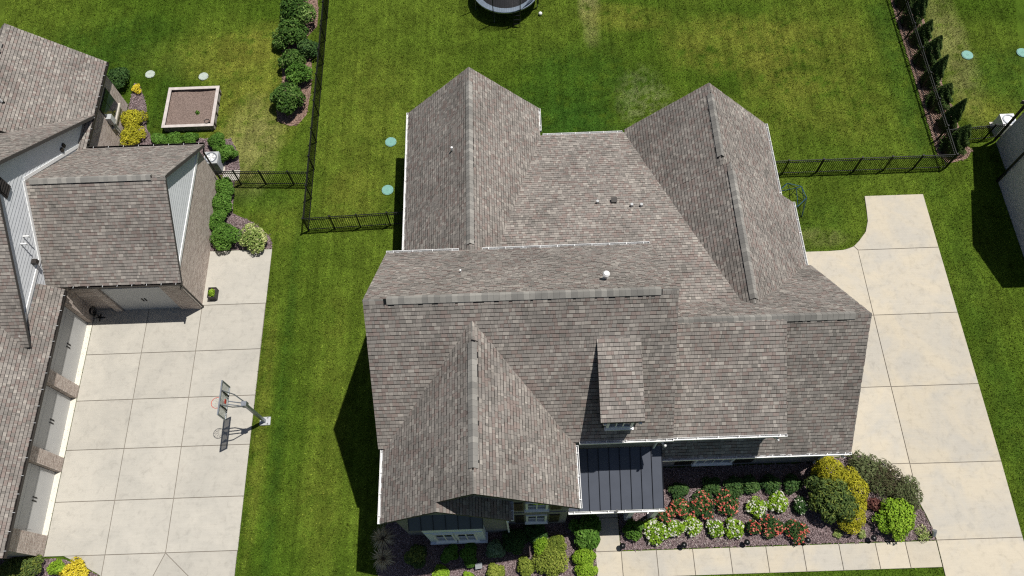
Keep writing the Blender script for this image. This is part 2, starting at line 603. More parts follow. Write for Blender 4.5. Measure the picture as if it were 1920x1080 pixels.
# ------------------------------------------------------------------ ground
def inset(poly, d):
    p = [np.array(q[:2], float) for q in poly]
    n = len(p)
    area = sum(p[i][0] * p[(i + 1) % n][1] - p[(i + 1) % n][0] * p[i][1] for i in range(n))
    if area < 0:
        p = p[::-1]
    out = []
    for i in range(n):
        a, b, c = p[i - 1], p[i], p[(i + 1) % n]
        e1, e2 = (b - a) / np.linalg.norm(b - a), (c - b) / np.linalg.norm(c - b)
        n1, n2 = np.array([-e1[1], e1[0]]), np.array([-e2[1], e2[0]])
        m = n1 + n2
        m = m / max(0.35, np.dot(m, n1))
        out.append(b + m * d)
    return out


NOGRASS = []
lxs = np.concatenate([[-400, -150, -70, -45], np.arange(-30, 34.01, 0.2), [50, 80, 160, 400]])
lys = np.concatenate([[-400, -150, -40, -10], np.arange(-2, 40.01, 0.2), [55, 80, 160, 400]])
LX, LY = np.meshgrid(lxs, lys)
nx_ = len(lxs)
ii = (np.arange(len(lys) - 1)[:, None] * nx_ + np.arange(nx_ - 1)[None, :]).ravel()
me = bpy.data.meshes.new('lawn')
me.from_pydata(np.stack([LX.ravel(), LY.ravel(), np.zeros(LX.size)], 1), [], np.stack([ii, ii + 1, ii + nx_ + 1, ii + nx_], 1))
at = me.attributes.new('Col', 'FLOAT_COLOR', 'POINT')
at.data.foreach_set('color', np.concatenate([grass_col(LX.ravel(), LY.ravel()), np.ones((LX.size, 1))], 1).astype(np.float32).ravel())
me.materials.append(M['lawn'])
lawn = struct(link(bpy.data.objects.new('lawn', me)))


def paving(name, outline, slabs, mat, top=0.05, gap=0.014):
    base = MB().prism(inset(outline, 0.012), -0.05, top - 0.028)
    o = struct(base.build(name, M['joint']))
    NOGRASS.append(inset(outline, 0.02))
    for s in slabs:
        q = inset(s, gap)
        qi = inset(s, gap + 0.008)
        n = len(q)
        mb = MB()
        vs = [(*p, -0.05) for p in q] + [(*p, top - 0.008) for p in q] + [(*p, top) for p in qi]
        fs = [(i, (i + 1) % n, n + (i + 1) % n, n + i) for i in range(n)] + [(n + i, n + (i + 1) % n, 2 * n + (i + 1) % n, 2 * n + i) for i in range(n)] + [tuple(range(2 * n, 3 * n))]
        mb.add(vs, fs)
        mb.build('concrete_slab', mat, o)
    return o


# driveway beside the middle house
JX, RX = 16.70, 20.65
rs = [
    [(17.69, 20.2), (17.61, 19.36), (17.53, 18.75), (17.3, 18.16), (16.87, 17.67), (16.55, 17.38), (16.71, 17.15), (RX, 17.15), (RX, 20.19)],
    [(12.6, 17.18), (12.6, 13.70), (JX, 13.70), (16.71, 17.15), (16.55, 17.38), (16.3, 17.27), (15.99, 17.2), (15.33, 17.17)],
    [(JX, 13.70), (RX, 13.70), (RX, 17.15), (JX, 17.15)],
    [(12.6, 10.21), (JX, 10.21), (JX, 13.70), (12.6, 13.70)],
    [(JX, 10.20), (RX, 10.20), (RX, 13.70), (JX, 13.70)],
    [(12.6, 7.12), (14.18, 7.14), (14.61, 7.19), (15.3, 6.74), (15.95, 6.75), (JX, 6.75), (JX, 10.21), (12.6, 10.21)],
    [(JX, 6.73), (RX, 6.71), (RX, 10.20), (JX, 10.20)],
    [(15.3, 6.74), (16.17, 5.95), (16.68, 5.15), (JX, 6.75), (15.95, 6.75)],
    [(16.68, 5.15), (16.85, 4.59), (16.98, 4.04), (17.03, 3.55), (RX - 0.04, 3.55), (RX, 6.71), (JX, 6.73)],
    [(17.03, 3.55), (17.03, -1.0), (RX - 0.04, -1.0), (RX - 0.04, 3.55)],
]
ro = [(12.6, 17.18), (12.6, 7.12), (14.18, 7.14), (14.61, 7.19), (15.3, 6.74), (16.17, 5.95), (16.68, 5.15), (16.85, 4.59), (16.98, 4.04), (17.03, 3.55), (17.03, -1.0), (RX - 0.04, -1.0), (RX, 6.7), (RX, 20.19), (17.69, 20.2), (17.61, 19.36), (17.53, 18.75), (17.3, 18.16), (16.87, 17.67), (16.55, 17.38), (15.99, 17.2), (15.33, 17.17)]
paving('driveway', ro, rs, M['conc_r'])
# front walk
wx = [2.86, 3.93, 5.39, 6.90, 8.43, 9.94, 11.46, 12.97, 14.48, 15.72, 17.02]
ws = [[(a, 2.48), (b, 2.48), (b, 3.54), (a, 3.54)] for a, b in zip(wx[:-1], wx[1:])]
ws += [[(2.88, 3.54), (3.92, 3.54), (3.92, 4.9), (2.88, 4.9)], [(2.88, 4.9), (3.92, 4.9), (3.92, 6.9), (2.88, 6.9)]]
paving('front_walk', [(2.86, 2.48), (17.02, 2.48), (17.02, 3.54), (3.93, 3.54), (3.92, 6.9), (2.88, 6.9)], ws, M['conc_r'], top=0.055)
# driveway of the left house
xs = [-20.36, -17.76, -15.20, -12.14]
ys = [15.45, 13.11, 10.86, 8.59, 6.33, 4.08]
ls = [[(a, y1), (b, y1), (b, y0), (a, y0)] for a, b in zip(xs[:-1], xs[1:]) for y0, y1 in zip(ys[:-1], ys[1:])]
ls += [[(-15.3, 15.45), (-12.12, 15.45), (-12.11, 18.4), (-15.3, 18.4)],
       [(-19.5, 4.08), (-18.77, 3.74), (-17.89, 3.3), (-17.76, 3.2), (-17.76, 4.08)],
       [(-17.76, 4.08), (-17.76, 3.2), (-17.0, 2.5), (-16.6, 1.0), (-16.5, 1.0), (-15.2, 4.08)],
       [(-15.2, 4.08), (-12.16, 1.45), (-12.16, 4.08)], [(-15.2, 4.08), (-16.5, 1.0), (-12.16, 1.0), (-12.16, 1.45)]]
lo = [(-20.36, 15.45), (-20.36, 4.08), (-19.5, 4.08), (-18.77, 3.74), (-17.89, 3.3), (-17.0, 2.5), (-16.6, 1.0), (-12.16, 1.0), (-12.11, 18.4), (-15.3, 18.4), (-15.3, 15.45)]
paving('driveway', lo, ls, M['conc_l'])
paving('patio', [(-15.15, 22.5), (-14.25, 22.5), (-14.25, 23.15), (-15.15, 23.15)], [[(-15.15, 22.5), (-14.7, 22.5), (-14.7, 23.15), (-15.15, 23.15)], [(-14.7, 22.5), (-14.25, 22.5), (-14.25, 23.15), (-14.7, 23.15)]], M['conc_l'], top=0.06)


def bed(poly, mat, density, label):
    """a planting bed: low mounded sheet plus loose chips"""
    o = struct(MB().prism(poly, -0.04, 0.03).build('mulch_bed', mat))
    NOGRASS.append(poly)
    P = np.array(poly)
    x0, y0 = P.min(0)
    x1, y1 = P.max(0)
    n = int((x1 - x0) * (y1 - y0) * density)
    px, py = rng.uniform(x0, x1, n), rng.uniform(y0, y1, n)
    k = inside(poly, px, py)
    # a few chips stray over the border
    px, py = px[k] + rng.normal(0, 0.03, k.sum()), py[k] + rng.normal(0, 0.03, k.sum())
    n = len(px)
    a = rng.uniform(0, math.pi, n)
    l, w_ = rng.uniform(0.025, 0.065, n), rng.uniform(0.01, 0.024, n)
    t, t2 = rng.normal(0, 0.35, n), rng.normal(0, 0.35, n)
    z = 0.035 + rng.uniform(0, 0.035, n)
    u = np.stack([np.cos(a) * np.cos(t), np.sin(a) * np.cos(t), np.sin(t)], 1) * l[:, None]
    v = np.stack([-np.sin(a) * np.cos(t2), np.cos(a) * np.cos(t2), np.sin(t2)], 1) * w_[:, None]
    c = np.stack([px, py, z], 1)
    V = np.stack([c - u - v, c + u - v, c + u + v, c - u + v], 1).reshape(-1, 3)
    s = stuff(np_mesh('mulch_chips', V, 4, mat, None, rng.uniform(0, 1, n)))
    tag(s, label, 'mulch')
    return o


bed([(3.95, 3.575), (17.0, 3.575), (16.95, 4.04), (16.82, 4.59), (16.63, 5.12), (16.13, 5.92), (15.25, 6.7), (14.61, 7.15), (14.18, 7.10), (12.7, 7.08), (12.7, 6.9), (3.95, 6.9)], M['mulch'], 420, 'loose brown bark mulch in the flower bed along the front walk')
bed([(-5.6, 5.5), (-6.1, 4.6), (-6.25, 3.2), (-5.9, 1.5), (2.83, 1.5), (2.83, 6.9), (-4.8, 6.9)], M['mulch'], 420, 'loose brown bark mulch in the shady bed before the bay window')
bed([(-12.6, 36), (-12.8, 31), (-12.6, 29), (-12.75, 27), (-12.6, 26.2), (-11.88, 25.85), (-11.45, 25.98), (-11.07, 26.59), (-10.96, 28.21), (-11.02, 29.7), (-11.17, 30.85), (-11.51, 32.04), (-10.96, 32.81), (-10.98, 34.03), (-11.27, 36)], M['mulch_red'], 260, 'reddish bark mulch under the row of laurels along the fence')
bed([(-20.9, 29.2), (-20.5, 28.9), (-19.94, 27.54), (-19.7, 26.1), (-19.3, 25.4), (-15.0, 25.15), (-14.5, 24.2), (-14.3, 23.2), (-15.2, 22.9), (-20.9, 22.9)], M['mulch'], 260, 'dark bark mulch beside the rear brick wall of the left house')
bed([(-15.25, 22.5), (-14.5, 22.5), (-14.37, 20.56), (-13.1, 19.88), (-12.3, 19.1), (-12.12, 18.43), (-15.25, 18.43)], M['mulch'], 260, 'dark bark mulch under the shrubs beside the left garage wall')
bed([(22.05, 36), (22.0, 22.5), (22.4, 21.95), (23.4, 22.2), (23.8, 22.7), (23.5, 23.2), (23.55, 25), (23.4, 27), (23.6, 30), (23.4, 36)], M['mulch_red'], 260, 'reddish bark mulch under the row of young arborvitae')
bed([(-20.37, 4.02), (-19.5, 3.96), (-18.77, 3.70), (-17.89, 3.26), (-17.05, 2.45), (-16.65, 1), (-24, 1), (-24, 4.02)], M['mulch'], 260, 'reddish bark mulch in the corner bed at the left garage')

# ------------------------------------------------------------------ roofs
PAL = [(0.247, 0.223, 0.2), (0.224, 0.204, 0.185), (0.275, 0.249, 0.223), (0.22, 0.179, 0.16), (0.243, 0.198, 0.176), (0.192, 0.176, 0.158), (0.327, 0.297, 0.264), (0.246, 0.216, 0.195)]
PALW = [0.20, 0.16, 0.16, 0.12, 0.09, 0.08, 0.10, 0.09]
EXPO = 0.143
WIDTHS = (0.085, 0.12, 0.16, 0.22)
SHADE_GAP = 0.020  # gap onto the dark deck, drawn as the shadow line of each course
_variants = {}
_tint = {}


def shingle_variant(w_, t, ci):
    k = (w_, t, ci)
    if k not in _variants:
        e = EXPO - SHADE_GAP
        mb = MB()
        mb.add([(0.003, 0, t), (w_ - 0.003, 0, t), (w_ - 0.003, e, t * 0.93), (0.003, e, t * 0.93), (0.003, 0, 0), (w_ - 0.003, 0, 0), (w_ - 0.003, e, 0), (0.003, e, 0)],
               [(0, 1, 2, 3), (4, 5, 1, 0), (4, 0, 3, 7), (5, 6, 2, 1)], PAL[ci])
        me = mb.mesh('shingle')
        me.materials.append(M['shingle'])
        _variants[k] = me
    return _variants[k]


class House:
    def __init__(s, name, label, loc):
        s.root = thing(name, label, 'house', loc)
        s.mb = MB()
        s.n_indiv = 0

    def finish(s):
        o = s.mb.build('shingles', M['shingle'], s.root)
        stuff(o)


def unit(v):
    v = np.asarray(v, float)
    return v / np.linalg.norm(v)


def slope(h, A, B, R, keep=None, indiv=None, deck_mat=None, thick=0.16, ein=0.09):
    """one roof plane: A-B is the eave, R the vector from eave to ridge. Deck plus laid shingles."""
    A, B, R = np.array(A, float), np.array(B, float), np.array(R, float)
    k = ein / math.hypot(R[0], R[1])           # the gutter sits outside the deck edge
    A, B, R = A + R * k, B + R * k, R * (1 - k)
    u, v = unit(B - A), unit(R)
    n = np.cross(u, v)
    if n[2] < 0:
        n = -n
    Lu, Lv = np.linalg.norm(B - A), np.linalg.norm(R)
    d = MB()
    for (a0, a1, b0, b1) in [(0, Lu, 0, Lv)]:
        c = [A + u * a + v * b - n * 0.012 for a, b in ((a0, b0), (a1, b0), (a1, b1), (a0, b1))]
        lowr = [q - np.array([0, 0, thick]) for q in c]
        d.hexa(lowr + c)
    deck = d.build('roof', deck_mat or M['fascia'], h.root)
    flip = np.dot(np.cross(u, v), n) < 0
    rows = int(Lv / EXPO) + 1
    for r in range(rows):
        y0 = r * EXPO
        ln = min(EXPO - SHADE_GAP, Lv - y0)
        if ln < 0.03:
            continue
        x = -random.random() * 0.3
        while x < Lu:
            w_ = random.choice(WIDTHS)
            xa, xb = max(0, x), min(Lu, x + w_)
            x += w_
            if xb - xa < 0.02:
                continue
            mid = A + u * ((xa + xb) / 2) + v * (y0 + ln / 2)
            if keep and not keep(mid):
                continue
            t = 0.031 if random.random() < 0.65 else 0.022
            ci = random.choices(range(8), PALW)[0]
            if indiv and h.n_indiv < 300 and xb - xa > w_ - 1e-6 and ln > EXPO - SHADE_GAP - 1e-6 and indiv(mid):
                o = bpy.data.objects.new('shingle', shingle_variant(w_, t, ci))
                COL.objects.link(o)
                o.parent = deck
                p = A + u * xa + v * y0
                uu = u
                if flip:
                    p, uu = A + u * xb + v * y0, -u
                o.matrix_basis = Matrix(((uu[0], v[0], n[0], p[0]), (uu[1], v[1], n[1], p[1]), (uu[2], v[2], n[2], p[2]), (0, 0, 0, 1)))
                h.n_indiv += 1
                continue
            g = random.uniform(0.93, 1.07)
            col = tuple(c * g for c in PAL[ci])
            P = lambda a, b, e: A + u * a + v * b + n * e
            vs = [P(xa + 0.003, y0, t), P(xb - 0.003, y0, t), P(xb - 0.003, y0 + ln, t * 0.93), P(xa + 0.003, y0 + ln, t * 0.93), P(xa + 0.003, y0, 0), P(xb - 0.003, y0, 0), P(xb - 0.003, y0 + ln, 0), P(xa + 0.003, y0 + ln, 0)]
            fs = [(0, 1, 2, 3), (4, 5, 1, 0), (4, 0, 3, 7), (5, 6, 2, 1)]
            if flip:
                fs = [f[::-1] for f in fs]
            h.mb.add(vs, fs, col)
    return deck


def ridge(h, p0, p1, m1, m2, vent=(0.55, 0.55)):
    """capped ridge from p0 to p1; m1/m2 = pitch (rise/run) of the planes on its two sides. Raised vent in the middle."""
    p0, p1 = np.array(p0, float), np.array(p1, float)
    u = unit(p1 - p0)
    side = np.array([u[1], -u[0], 0])
    Ln = np.linalg.norm(p1 - p0)
    wv = 0.148
    # vent body; black ledges jut past the caps as their painted shadow
    a0, a1 = vent[0], Ln - vent[1]
    if a1 > a0:
        mb = MB()
        q0, q1 = p0 + u * a0, p0 + u * a1
        for m, sgn in ((m1, 1), (m2, -1)):
            s_ = side * sgn
            lo, hi = -0.03, 0.066
            e = [np.zeros(3), s_ * (wv + 0.03) - np.array([0, 0, m * (wv + 0.03)])]
            pts = [q0 + e[0] + [0, 0, lo], q0 + e[1] + [0, 0, lo], q1 + e[1] + [0, 0, lo], q1 + e[0] + [0, 0, lo]]
            mb.hexa(pts + [p + np.array([0, 0, hi]) for p in pts])
        mb.build('ridge_vent', M['black'], h.root)
    meshes = {}
    n = int(Ln / 0.2)
    step = Ln / n
    for i in range(n):
        a = i * step
        up = 0.092 if a0 - 0.05 <= a <= a1 - step + 0.05 and a1 > a0 else 0.022
        ci = random.choice((0, 1, 1, 2, 2, 0, 7))
        k = (up, ci)
        if k not in meshes:
            mb = MB()
            w2 = wv + (0.008 if up > 0.03 else 0.0)
            for m, sgn in ((m1, 1), (m2, -1)):
                e1 = side * sgn * w2 - np.array([0, 0, m * w2])
                z = np.array([0, 0, up])
                L2 = u * (step * 1.06)
                t = np.array([0, 0, 0.012])
                ps = [z, z + e1, z + e1 + L2 - t * 0.8, z + L2 - t * 0.8]
                mb.hexa([p - t for p in ps] + ps)
            g = [(0.265, 0.252, 0.23), (0.225, 0.215, 0.198), (0.31, 0.295, 0.268)][ci % 3]
            mb.c = [g] * len(mb.f)
            meshes[k] = mb.mesh('ridge_cap')
            meshes[k].materials.append(M['shingle'])
        o = bpy.data.objects.new('ridge_cap', meshes[k])
        link(o, h.root)
        o.matrix_basis = Matrix.Translation(Vector(p0 + u * a))


def gutter(h, p0, p1, out, mat, strap_mat, pitch=0.75, m=0.95):
    """open K-style trough along an eave; out = horizontal unit vector away from the house"""
    p0, p1, out = np.array(p0, float), np.array(p1, float), np.array(out, float)
    p0, p1 = (q - out * 0.09 + np.array([0, 0, 0.09 * m]) for q in (p0, p1))
    u = unit(p1 - p0)
    Ln = np.linalg.norm(p1 - p0)
    z = np.array([0, 0, 1.0])
    mb = MB()
    top = 0.035

    def plate(o0, o1, z0, z1):
        pts = [p0 + out * o0 + z * z0, p1 + out * o0 + z * z0, p1 + out * o1 + z * z0, p0 + out * o1 + z * z0]
        mb.hexa(pts + [p + z * (z1 - z0) for p in pts])
    plate(0.004, 0.012, top - 0.13, top)           # back
    plate(0.012, 0.085, top - 0.13, top - 0.12)    # floor
    plate(0.085, 0.100, top - 0.13, top + 0.004)   # front lip
    for q, sg in ((p0, 1), (p1, -1)):              # end caps
        a = q + u * sg * 0.002
        pts = [a + out * 0.012 + z * (top - 0.12), a + out * 0.085 + z * (top - 0.12), a + u * sg * 0.01 + out * 0.085 + z * (top - 0.12), a + u * sg * 0.01 + out * 0.012 + z * (top - 0.12)]
        mb.hexa(pts + [p + z * 0.115 for p in pts])
    g = mb.build('gutter', mat, h.root)
    st = MB()
    k = int(Ln / pitch)
    for i in range(k + 1):
        c = p0 + u * min(Ln - 0.03, max(0.03, (i + 0.35) * Ln / (k + 0.7)))
        pts = [c + out * 0.0 + z * (top - 0.015), c + u * 0.02 + out * 0.0 + z * (top - 0.015), c + u * 0.02 + out * 0.102 + z * (top - 0.015), c + out * 0.102 + z * (top - 0.015)]
        st.hexa(pts + [p + z * 0.024 for p in pts])
    stuff(st.build('gutter_strap', strap_mat, g))
    return g


def downspout(h, pts, mat, name='downspout', r=0.045):
    mb = MB()
    for a, b in zip(pts[:-1], pts[1:]):
        mb.tube(a, b, r, n=4)
    return mb.build(name, mat, h.root)


def gable_wall(h, poly, d, mat, name='wall'):
    return MB().extr(poly, d).build(name, mat, h.root)


def window_s(h, x0, x1, z0, z1, Y, cols=2, rows=2, frame=0.09):
    """window in a south wall at Y: frame, panes, glazing bars, sill"""
    f = MB()
    f.box(x0, x1, Y - 0.05, Y + 0.05, z1 - frame, z1).box(x0, x1, Y - 0.05, Y + 0.05, z0, z0 + frame)
    f.box(x0, x0 + frame, Y - 0.05, Y + 0.05, z0 + frame, z1 - frame).box(x1 - frame, x1, Y - 0.05, Y + 0.05, z0 + frame, z1 - frame)
    w_ = f.build('window', M['white'], h.root)
    MB().box(x0 - 0.05, x1 + 0.05, Y - 0.12, Y + 0.02, z0 - 0.06, z0 - 0.002).build('sill', M['white'], w_)
    gx = np.linspace(x0 + frame, x1 - frame, cols + 1)
    gz = np.linspace(z0 + frame, z1 - frame, rows + 1)
    for i in range(cols):
        for j in range(rows):
            MB().box(gx[i] + 0.02, gx[i + 1] - 0.02, Y - 0.006, Y + 0.02, gz[j] + 0.02, gz[j + 1] - 0.02).build('pane', M['glass'], w_)
    b = MB()
    for x in gx[1:-1]:
        b.box(x - 0.02, x + 0.02, Y - 0.03, Y + 0.02, z0 + frame, z1 - frame)
    for zz in gz[1:-1]:
        b.box(x0 + frame, x1 - frame, Y - 0.027, Y + 0.017, zz - 0.02, zz + 0.02)
    if b.v:
        b.build('glazing_bar', M['white'], w_)
    return w_


def shutter_s(h, x0, x1, z0, z1, Y):
    mb = MB().box(x0, x1, Y - 0.04, Y + 0.01, z0, z1)
    k = int((z1 - z0) / 0.12)
    for i in range(k):
        zz = z0 + 0.08 + i * (z1 - z0 - 0.16) / max(1, k - 1)
        mb.box(x0 + 0.04, x1 - 0.04, Y - 0.055, Y - 0.041, zz - 0.03, zz + 0.03)
    return mb.build('shutter', M['shutter'], h.root)


def vent_pipe(h, p, hgt, r, name='vent_pipe', mat='white', cap=False, base='black'):
    p = np.array(p)
    mb = MB().disc(p, r, p[2] - 0.1, p[2] + hgt, 12)
    o = mb.build(name, M[mat], h.root)
    if cap:
        MB().disc(p, r * 1.7, p[2] + hgt + 0.002, p[2] + hgt + 0.07, 14, r * 1.1).build('cap', M[mat], o)
    MB().disc(p, r * 2.1, p[2] - 0.08, p[2] + 0.05, 12, r * 1.15).build('flashing', M[base], o)
    return o


# ------------------------------------------------------------------ middle house
H = House('house', 'large grey brick house with many shingled gables in the middle of the picture', (2.0, 12.0, 0))
# walls
gable_wall(H, [(-4.95, 7.0, 0), (-4.95, 14.35, 0), (-4.95, 14.35, 6.0), (-4.95, 10.82, 9.75), (-4.95, 7.0, 6.0)], (10.1, 0, 0), M['gbrick_y'])
gable_wall(H, [(-4.85, 4.74, 0), (1.66, 4.74, 0), (1.66, 4.74, 6.1), (-1.585, 4.74, 9.3), (-4.85, 4.74, 6.1)], (0, 3.5, 0), M['gbrick_y'])
gable_wall(H, [(-4.87, 4.45, 0), (-0.75, 4.45, 0), (-0.75, 4.45, 5.8), (-2.9, 4.45, 7.95), (-4.87, 4.45, 6.0)], (0, 0.4, 0), M['gbrick_y'])
gable_wall(H, [(5.17, 6.97, 0), (5.17, 14.6, 0), (5.17, 14.6, 3.1), (5.17, 10.77, 7.1), (5.17, 6.97, 3.1)], (7.5, 0, 0), M['gbrick_y'])
gable_wall(H, [(-4.8, 14.36, 0), (1.13, 14.36, 0), (1.13, 14.36, 3.05), (-1.84, 14.36, 5.9), (-4.8, 14.36, 3.05)], (0, 9.35, 0), M['gbrick_y'])
gable_wall(H, [(5.7, 14.62, 0), (12.05, 14.62, 0), (12.05, 14.62, 3.0), (8.87, 14.62, 5.9), (5.7, 14.62, 3.0)], (0, 7.65, 0), M['gbrick_y'])
gable_wall(H, [(5.9, 14.61, 0), (12.5, 14.61, 0), (12.5, 14.61, 3.0), (9.13, 14.61, 6.2), (5.9, 14.61, 3.0)], (0, 3.3, 0), M['gbrick_y'])
MB().box(1.14, 5.69, 14.36, 22.15, 0, 2.85).build('wall', M['gbrick_y'], H.root)

# roof planes: low wings first
mS = (10.2 - 6.12) / (10.82 - 6.62)
slope(H, (-5.24, 6.62, 6.12), (5.45, 6.62, 6.12), (0, 4.2, 4.08), indiv=lambda q: q[2] > 9.1 and -1.2 < q[0] < 5.0)
slope(H, (-5.24, 14.72, 6.2), (5.45, 14.72, 6.2), (0, -3.9, 4.0))
ridge(H, (-5.24, 10.82, 10.2), (5.45, 10.82, 10.2), 0.97, 1.02, (0.7, 0.55))
# front gable with the smaller gable nested in its left plane
slope(H, (-5.17, 4.08, 6.0), (-5.17, 10.25, 6.0), (2.27, 0, 2.2795))
slope(H, (-2.9, 4.38, 8.2795), (-2.9, 10.25, 8.2795), (1.315, 0, 1.3205), ein=0)
slope(H, (2.0, 4.38, 6.0), (2.0, 10.25, 6.0), (-3.585, 0, 3.6))
ridge(H, (-1.585, 4.38, 9.6), (-1.585, 10.2, 9.6), 1.0, 1.0, (0.75, 0.7))
slope(H, (-0.42, 4.08, 5.75), (-0.42, 4.74, 5.75), (-2.48, 0, 2.53))
ridge(H, (-2.9, 4.08, 8.28), (-2.9, 4.45, 8.28), 1.0, 1.0, (9, 9))
# rear left wing
slope(H, (-5.12, 14.2, 3.0), (-5.12, 24.05, 3.0), (3.28, 0, 3.25))
slope(H, (1.45, 14.2, 3.0), (1.45, 24.05, 3.0), (-3.29, 0, 3.25))
ridge(H, (-1.84, 14.55, 6.25), (-1.84, 24.05, 6.25), 0.99, 0.99, (0.45, 0.75))
# low rear slope between the wings
slope(H, (-1.6, 22.54, 3.0), (9.1, 22.54, 3.0), (0, -10.75, 3.23), keep=lambda q: q[2] < 6.25 and (q[0] > 1.35 - (22.54 - q[1]) * 0.31) and (q[0] < 5.5 + (22.54 - q[1]) * 0.35) and (q[1] > 14.4 or q[0] > 5.3))
# rear right wing, wider towards the garage
slope(H, (5.39, 18.25, 3.0), (5.39, 22.6, 3.0), (3.48, 0, 3.3), keep=lambda q: q[2] > 2.9)
slope(H, (12.35, 18.25, 3.0), (12.35, 22.6, 3.0), (-3.48, 0, 3.3))
ridge(H, (8.87, 18.3, 6.3), (8.87, 22.6, 6.3), 0.95, 0.95, (0.3, 0.5))
slope(H, (5.39, 11.7, 3.0), (5.39, 18.25, 3.0), (3.74, 0, 3.545))
slope(H, (12.87, 11.7, 3.0), (12.87, 18.2, 3.0), (-3.74, 0, 3.545))
ridge(H, (9.13, 11.75, 6.545), (9.13, 18.2, 6.545), 0.948, 0.948, (0.2, 0.35))
# garage wing
mG = (7.5 - 3.05) / (10.77 - 6.56)
slope(H, (5.3, 6.56, 3.05), (13.0, 6.56, 3.05), (0, 4.21, 4.45))
slope(H, (5.46, 15.03, 3.0), (13.0, 15.03, 3.0), (0, -4.26, 4.5))
ridge(H, (5.46, 10.77, 7.5), (13.0, 10.77, 7.5), 1.057, 1.057, (0.1, 0.6))
# shed roof over the garage front
slope(H, (5.47, 6.87, 5.2), (9.88, 6.87, 5.2), (0, 3.9, 2.31))
MB().extr([(9.62, 7.22, 3.6), (9.62, 10.6, 7.1), (9.62, 7.22, 5.2)], (-4.2, 0, 0)).build('dormer_wall', M['navy_siding'], H.root)
# shed dormer on the main roof
slope(H, (2.68, 6.88, 8.12), (4.20, 6.88, 8.12), (0, 2.87, 0.95), ein=0)
MB().extr([(2.86, 7.08, 6.4), (2.86, 9.62, 8.98), (2.86, 7.08, 8.02)], (1.18, 0, 0)).build('dormer_wall', M['navy_siding'], H.root)
window_s(H, 2.98, 3.92, 6.78, 7.72, 7.06, 3, 1)
for x in (2.80, 4.02):
    MB().extr([(x, 7.07, 7.95), (x, 6.84, 7.95), (x, 6.84, 7.85), (x, 6.95, 7.62), (x, 7.07, 7.40)], (0.09, 0, 0)).build('bracket', M['white'], H.root)
MB().extr([(9.50, 7.21, 5.05), (9.50, 6.86, 5.05), (9.50, 6.86, 4.93), (9.50, 7.0, 4.65), (9.50, 7.21, 4.45)], (0.1, 0, 0)).build('bracket', M['white'], H.root)
MB().extr([(4.95, 6.99, 5.95), (4.95, 6.66, 5.95), (4.95, 6.66, 5.8), (4.95, 6.8, 5.45), (4.95, 6.99, 5.25)], (0.1, 0, 0)).build('bracket', M['white'], H.root)
# gutters
for p0, p1, out in (((2.05, 6.62, 6.12), (5.45, 6.62, 6.12), (0, -1, 0)), ((-5.24, 14.72, 6.2), (-2.3, 14.72, 6.2), (0, 1, 0)), ((-1.35, 14.72, 6.2), (5.4, 14.72, 6.2), (0, 1, 0)),
                    ((-5.17, 4.08, 6.0), (-5.17, 6.9, 6.0), (-1, 0, 0)), ((2.0, 4.38, 6.0), (2.0, 6.6, 6.0), (1, 0, 0)), ((-0.42, 4.08, 5.75), (-0.42, 4.73, 5.75), (1, 0, 0)),
                    ((-5.12, 14.8, 3.0), (-5.12, 24.05, 3.0), (-1, 0, 0)), ((1.45, 22.7, 3.0), (1.45, 24.0, 3.0), (1, 0, 0)), ((1.5, 22.54, 3.0), (5.35, 22.54, 3.0), (0, 1, 0)),
                    ((12.35, 18.45, 3.0), (12.35, 22.6, 3.0), (1, 0, 0)), ((12.87, 14.95, 3.0), (12.87, 18.2, 3.0), (1, 0, 0)), ((5.3, 6.56, 3.05), (13.0, 6.56, 3.05), (0, -1, 0)),
                    ((5.5, 6.87, 5.2), (9.88, 6.87, 5.2), (0, -1, 0))):
    gutter(H, p0, p1, out, M['white'], M['white'], m=0.3 if p0[0] == 1.5 else 0.6 if p0[2] == 5.2 else 0.98)
# porch with standing-seam roof
PX0, PX1 = 1.98, 5.40
pz = lambda y: 2.96 + (y - 4.72) * 0.42
seams = np.linspace(PX0 + 0.12, PX1, 9)
xsp = [PX0 - 0.3] + list(seams)
for a, b in zip(xsp[:-1], xsp[1:]):
    MB().extr([(a + 0.012, 4.76, pz(4.76) - 0.04), (a + 0.012, 6.98, pz(6.98) - 0.04), (a + 0.012, 6.98, pz(6.98)), (a + 0.012, 4.76, pz(4.76))], (b - a - 0.024, 0, 0)).build('roof_panel', M['navy_metal'], H.root)
for x in xsp:
    MB().extr([(x - 0.012, 4.75, pz(4.75) - 0.04), (x - 0.012, 6.97, pz(6.97) - 0.04), (x - 0.012, 6.97, pz(6.97) + 0.035), (x - 0.012, 4.75, pz(4.75) + 0.035)], (0.024, 0, 0)).build('seam', M['seam'], H.root)
MB().box(1.70, PX1, 4.80, 4.98, 2.62, 2.90).build('porch_beam', M['white'], H.root)
MB().box(5.18, 5.36, 4.98, 6.95, 2.62, 2.88).build('porch_beam', M['white'], H.root)
for x in (4.2, 5.2):
    MB().box(x, x + 0.2, 4.80, 5.0, 0.16, 2.62).box(x - 0.04, x + 0.24, 4.76, 5.04, 0.0, 0.16).build('porch_post', M['white'], H.root)
gutter(H, (1.68, 4.66, 2.93), (5.44, 4.66, 2.93), (0, -1, 0), M['white'], M['white'], m=0)
MB().tube((3.55, 4.70, 3.02), (3.55, 4.70, 3.16), 0.05, n=8).build('gutter_guard', M['black'], H.root)
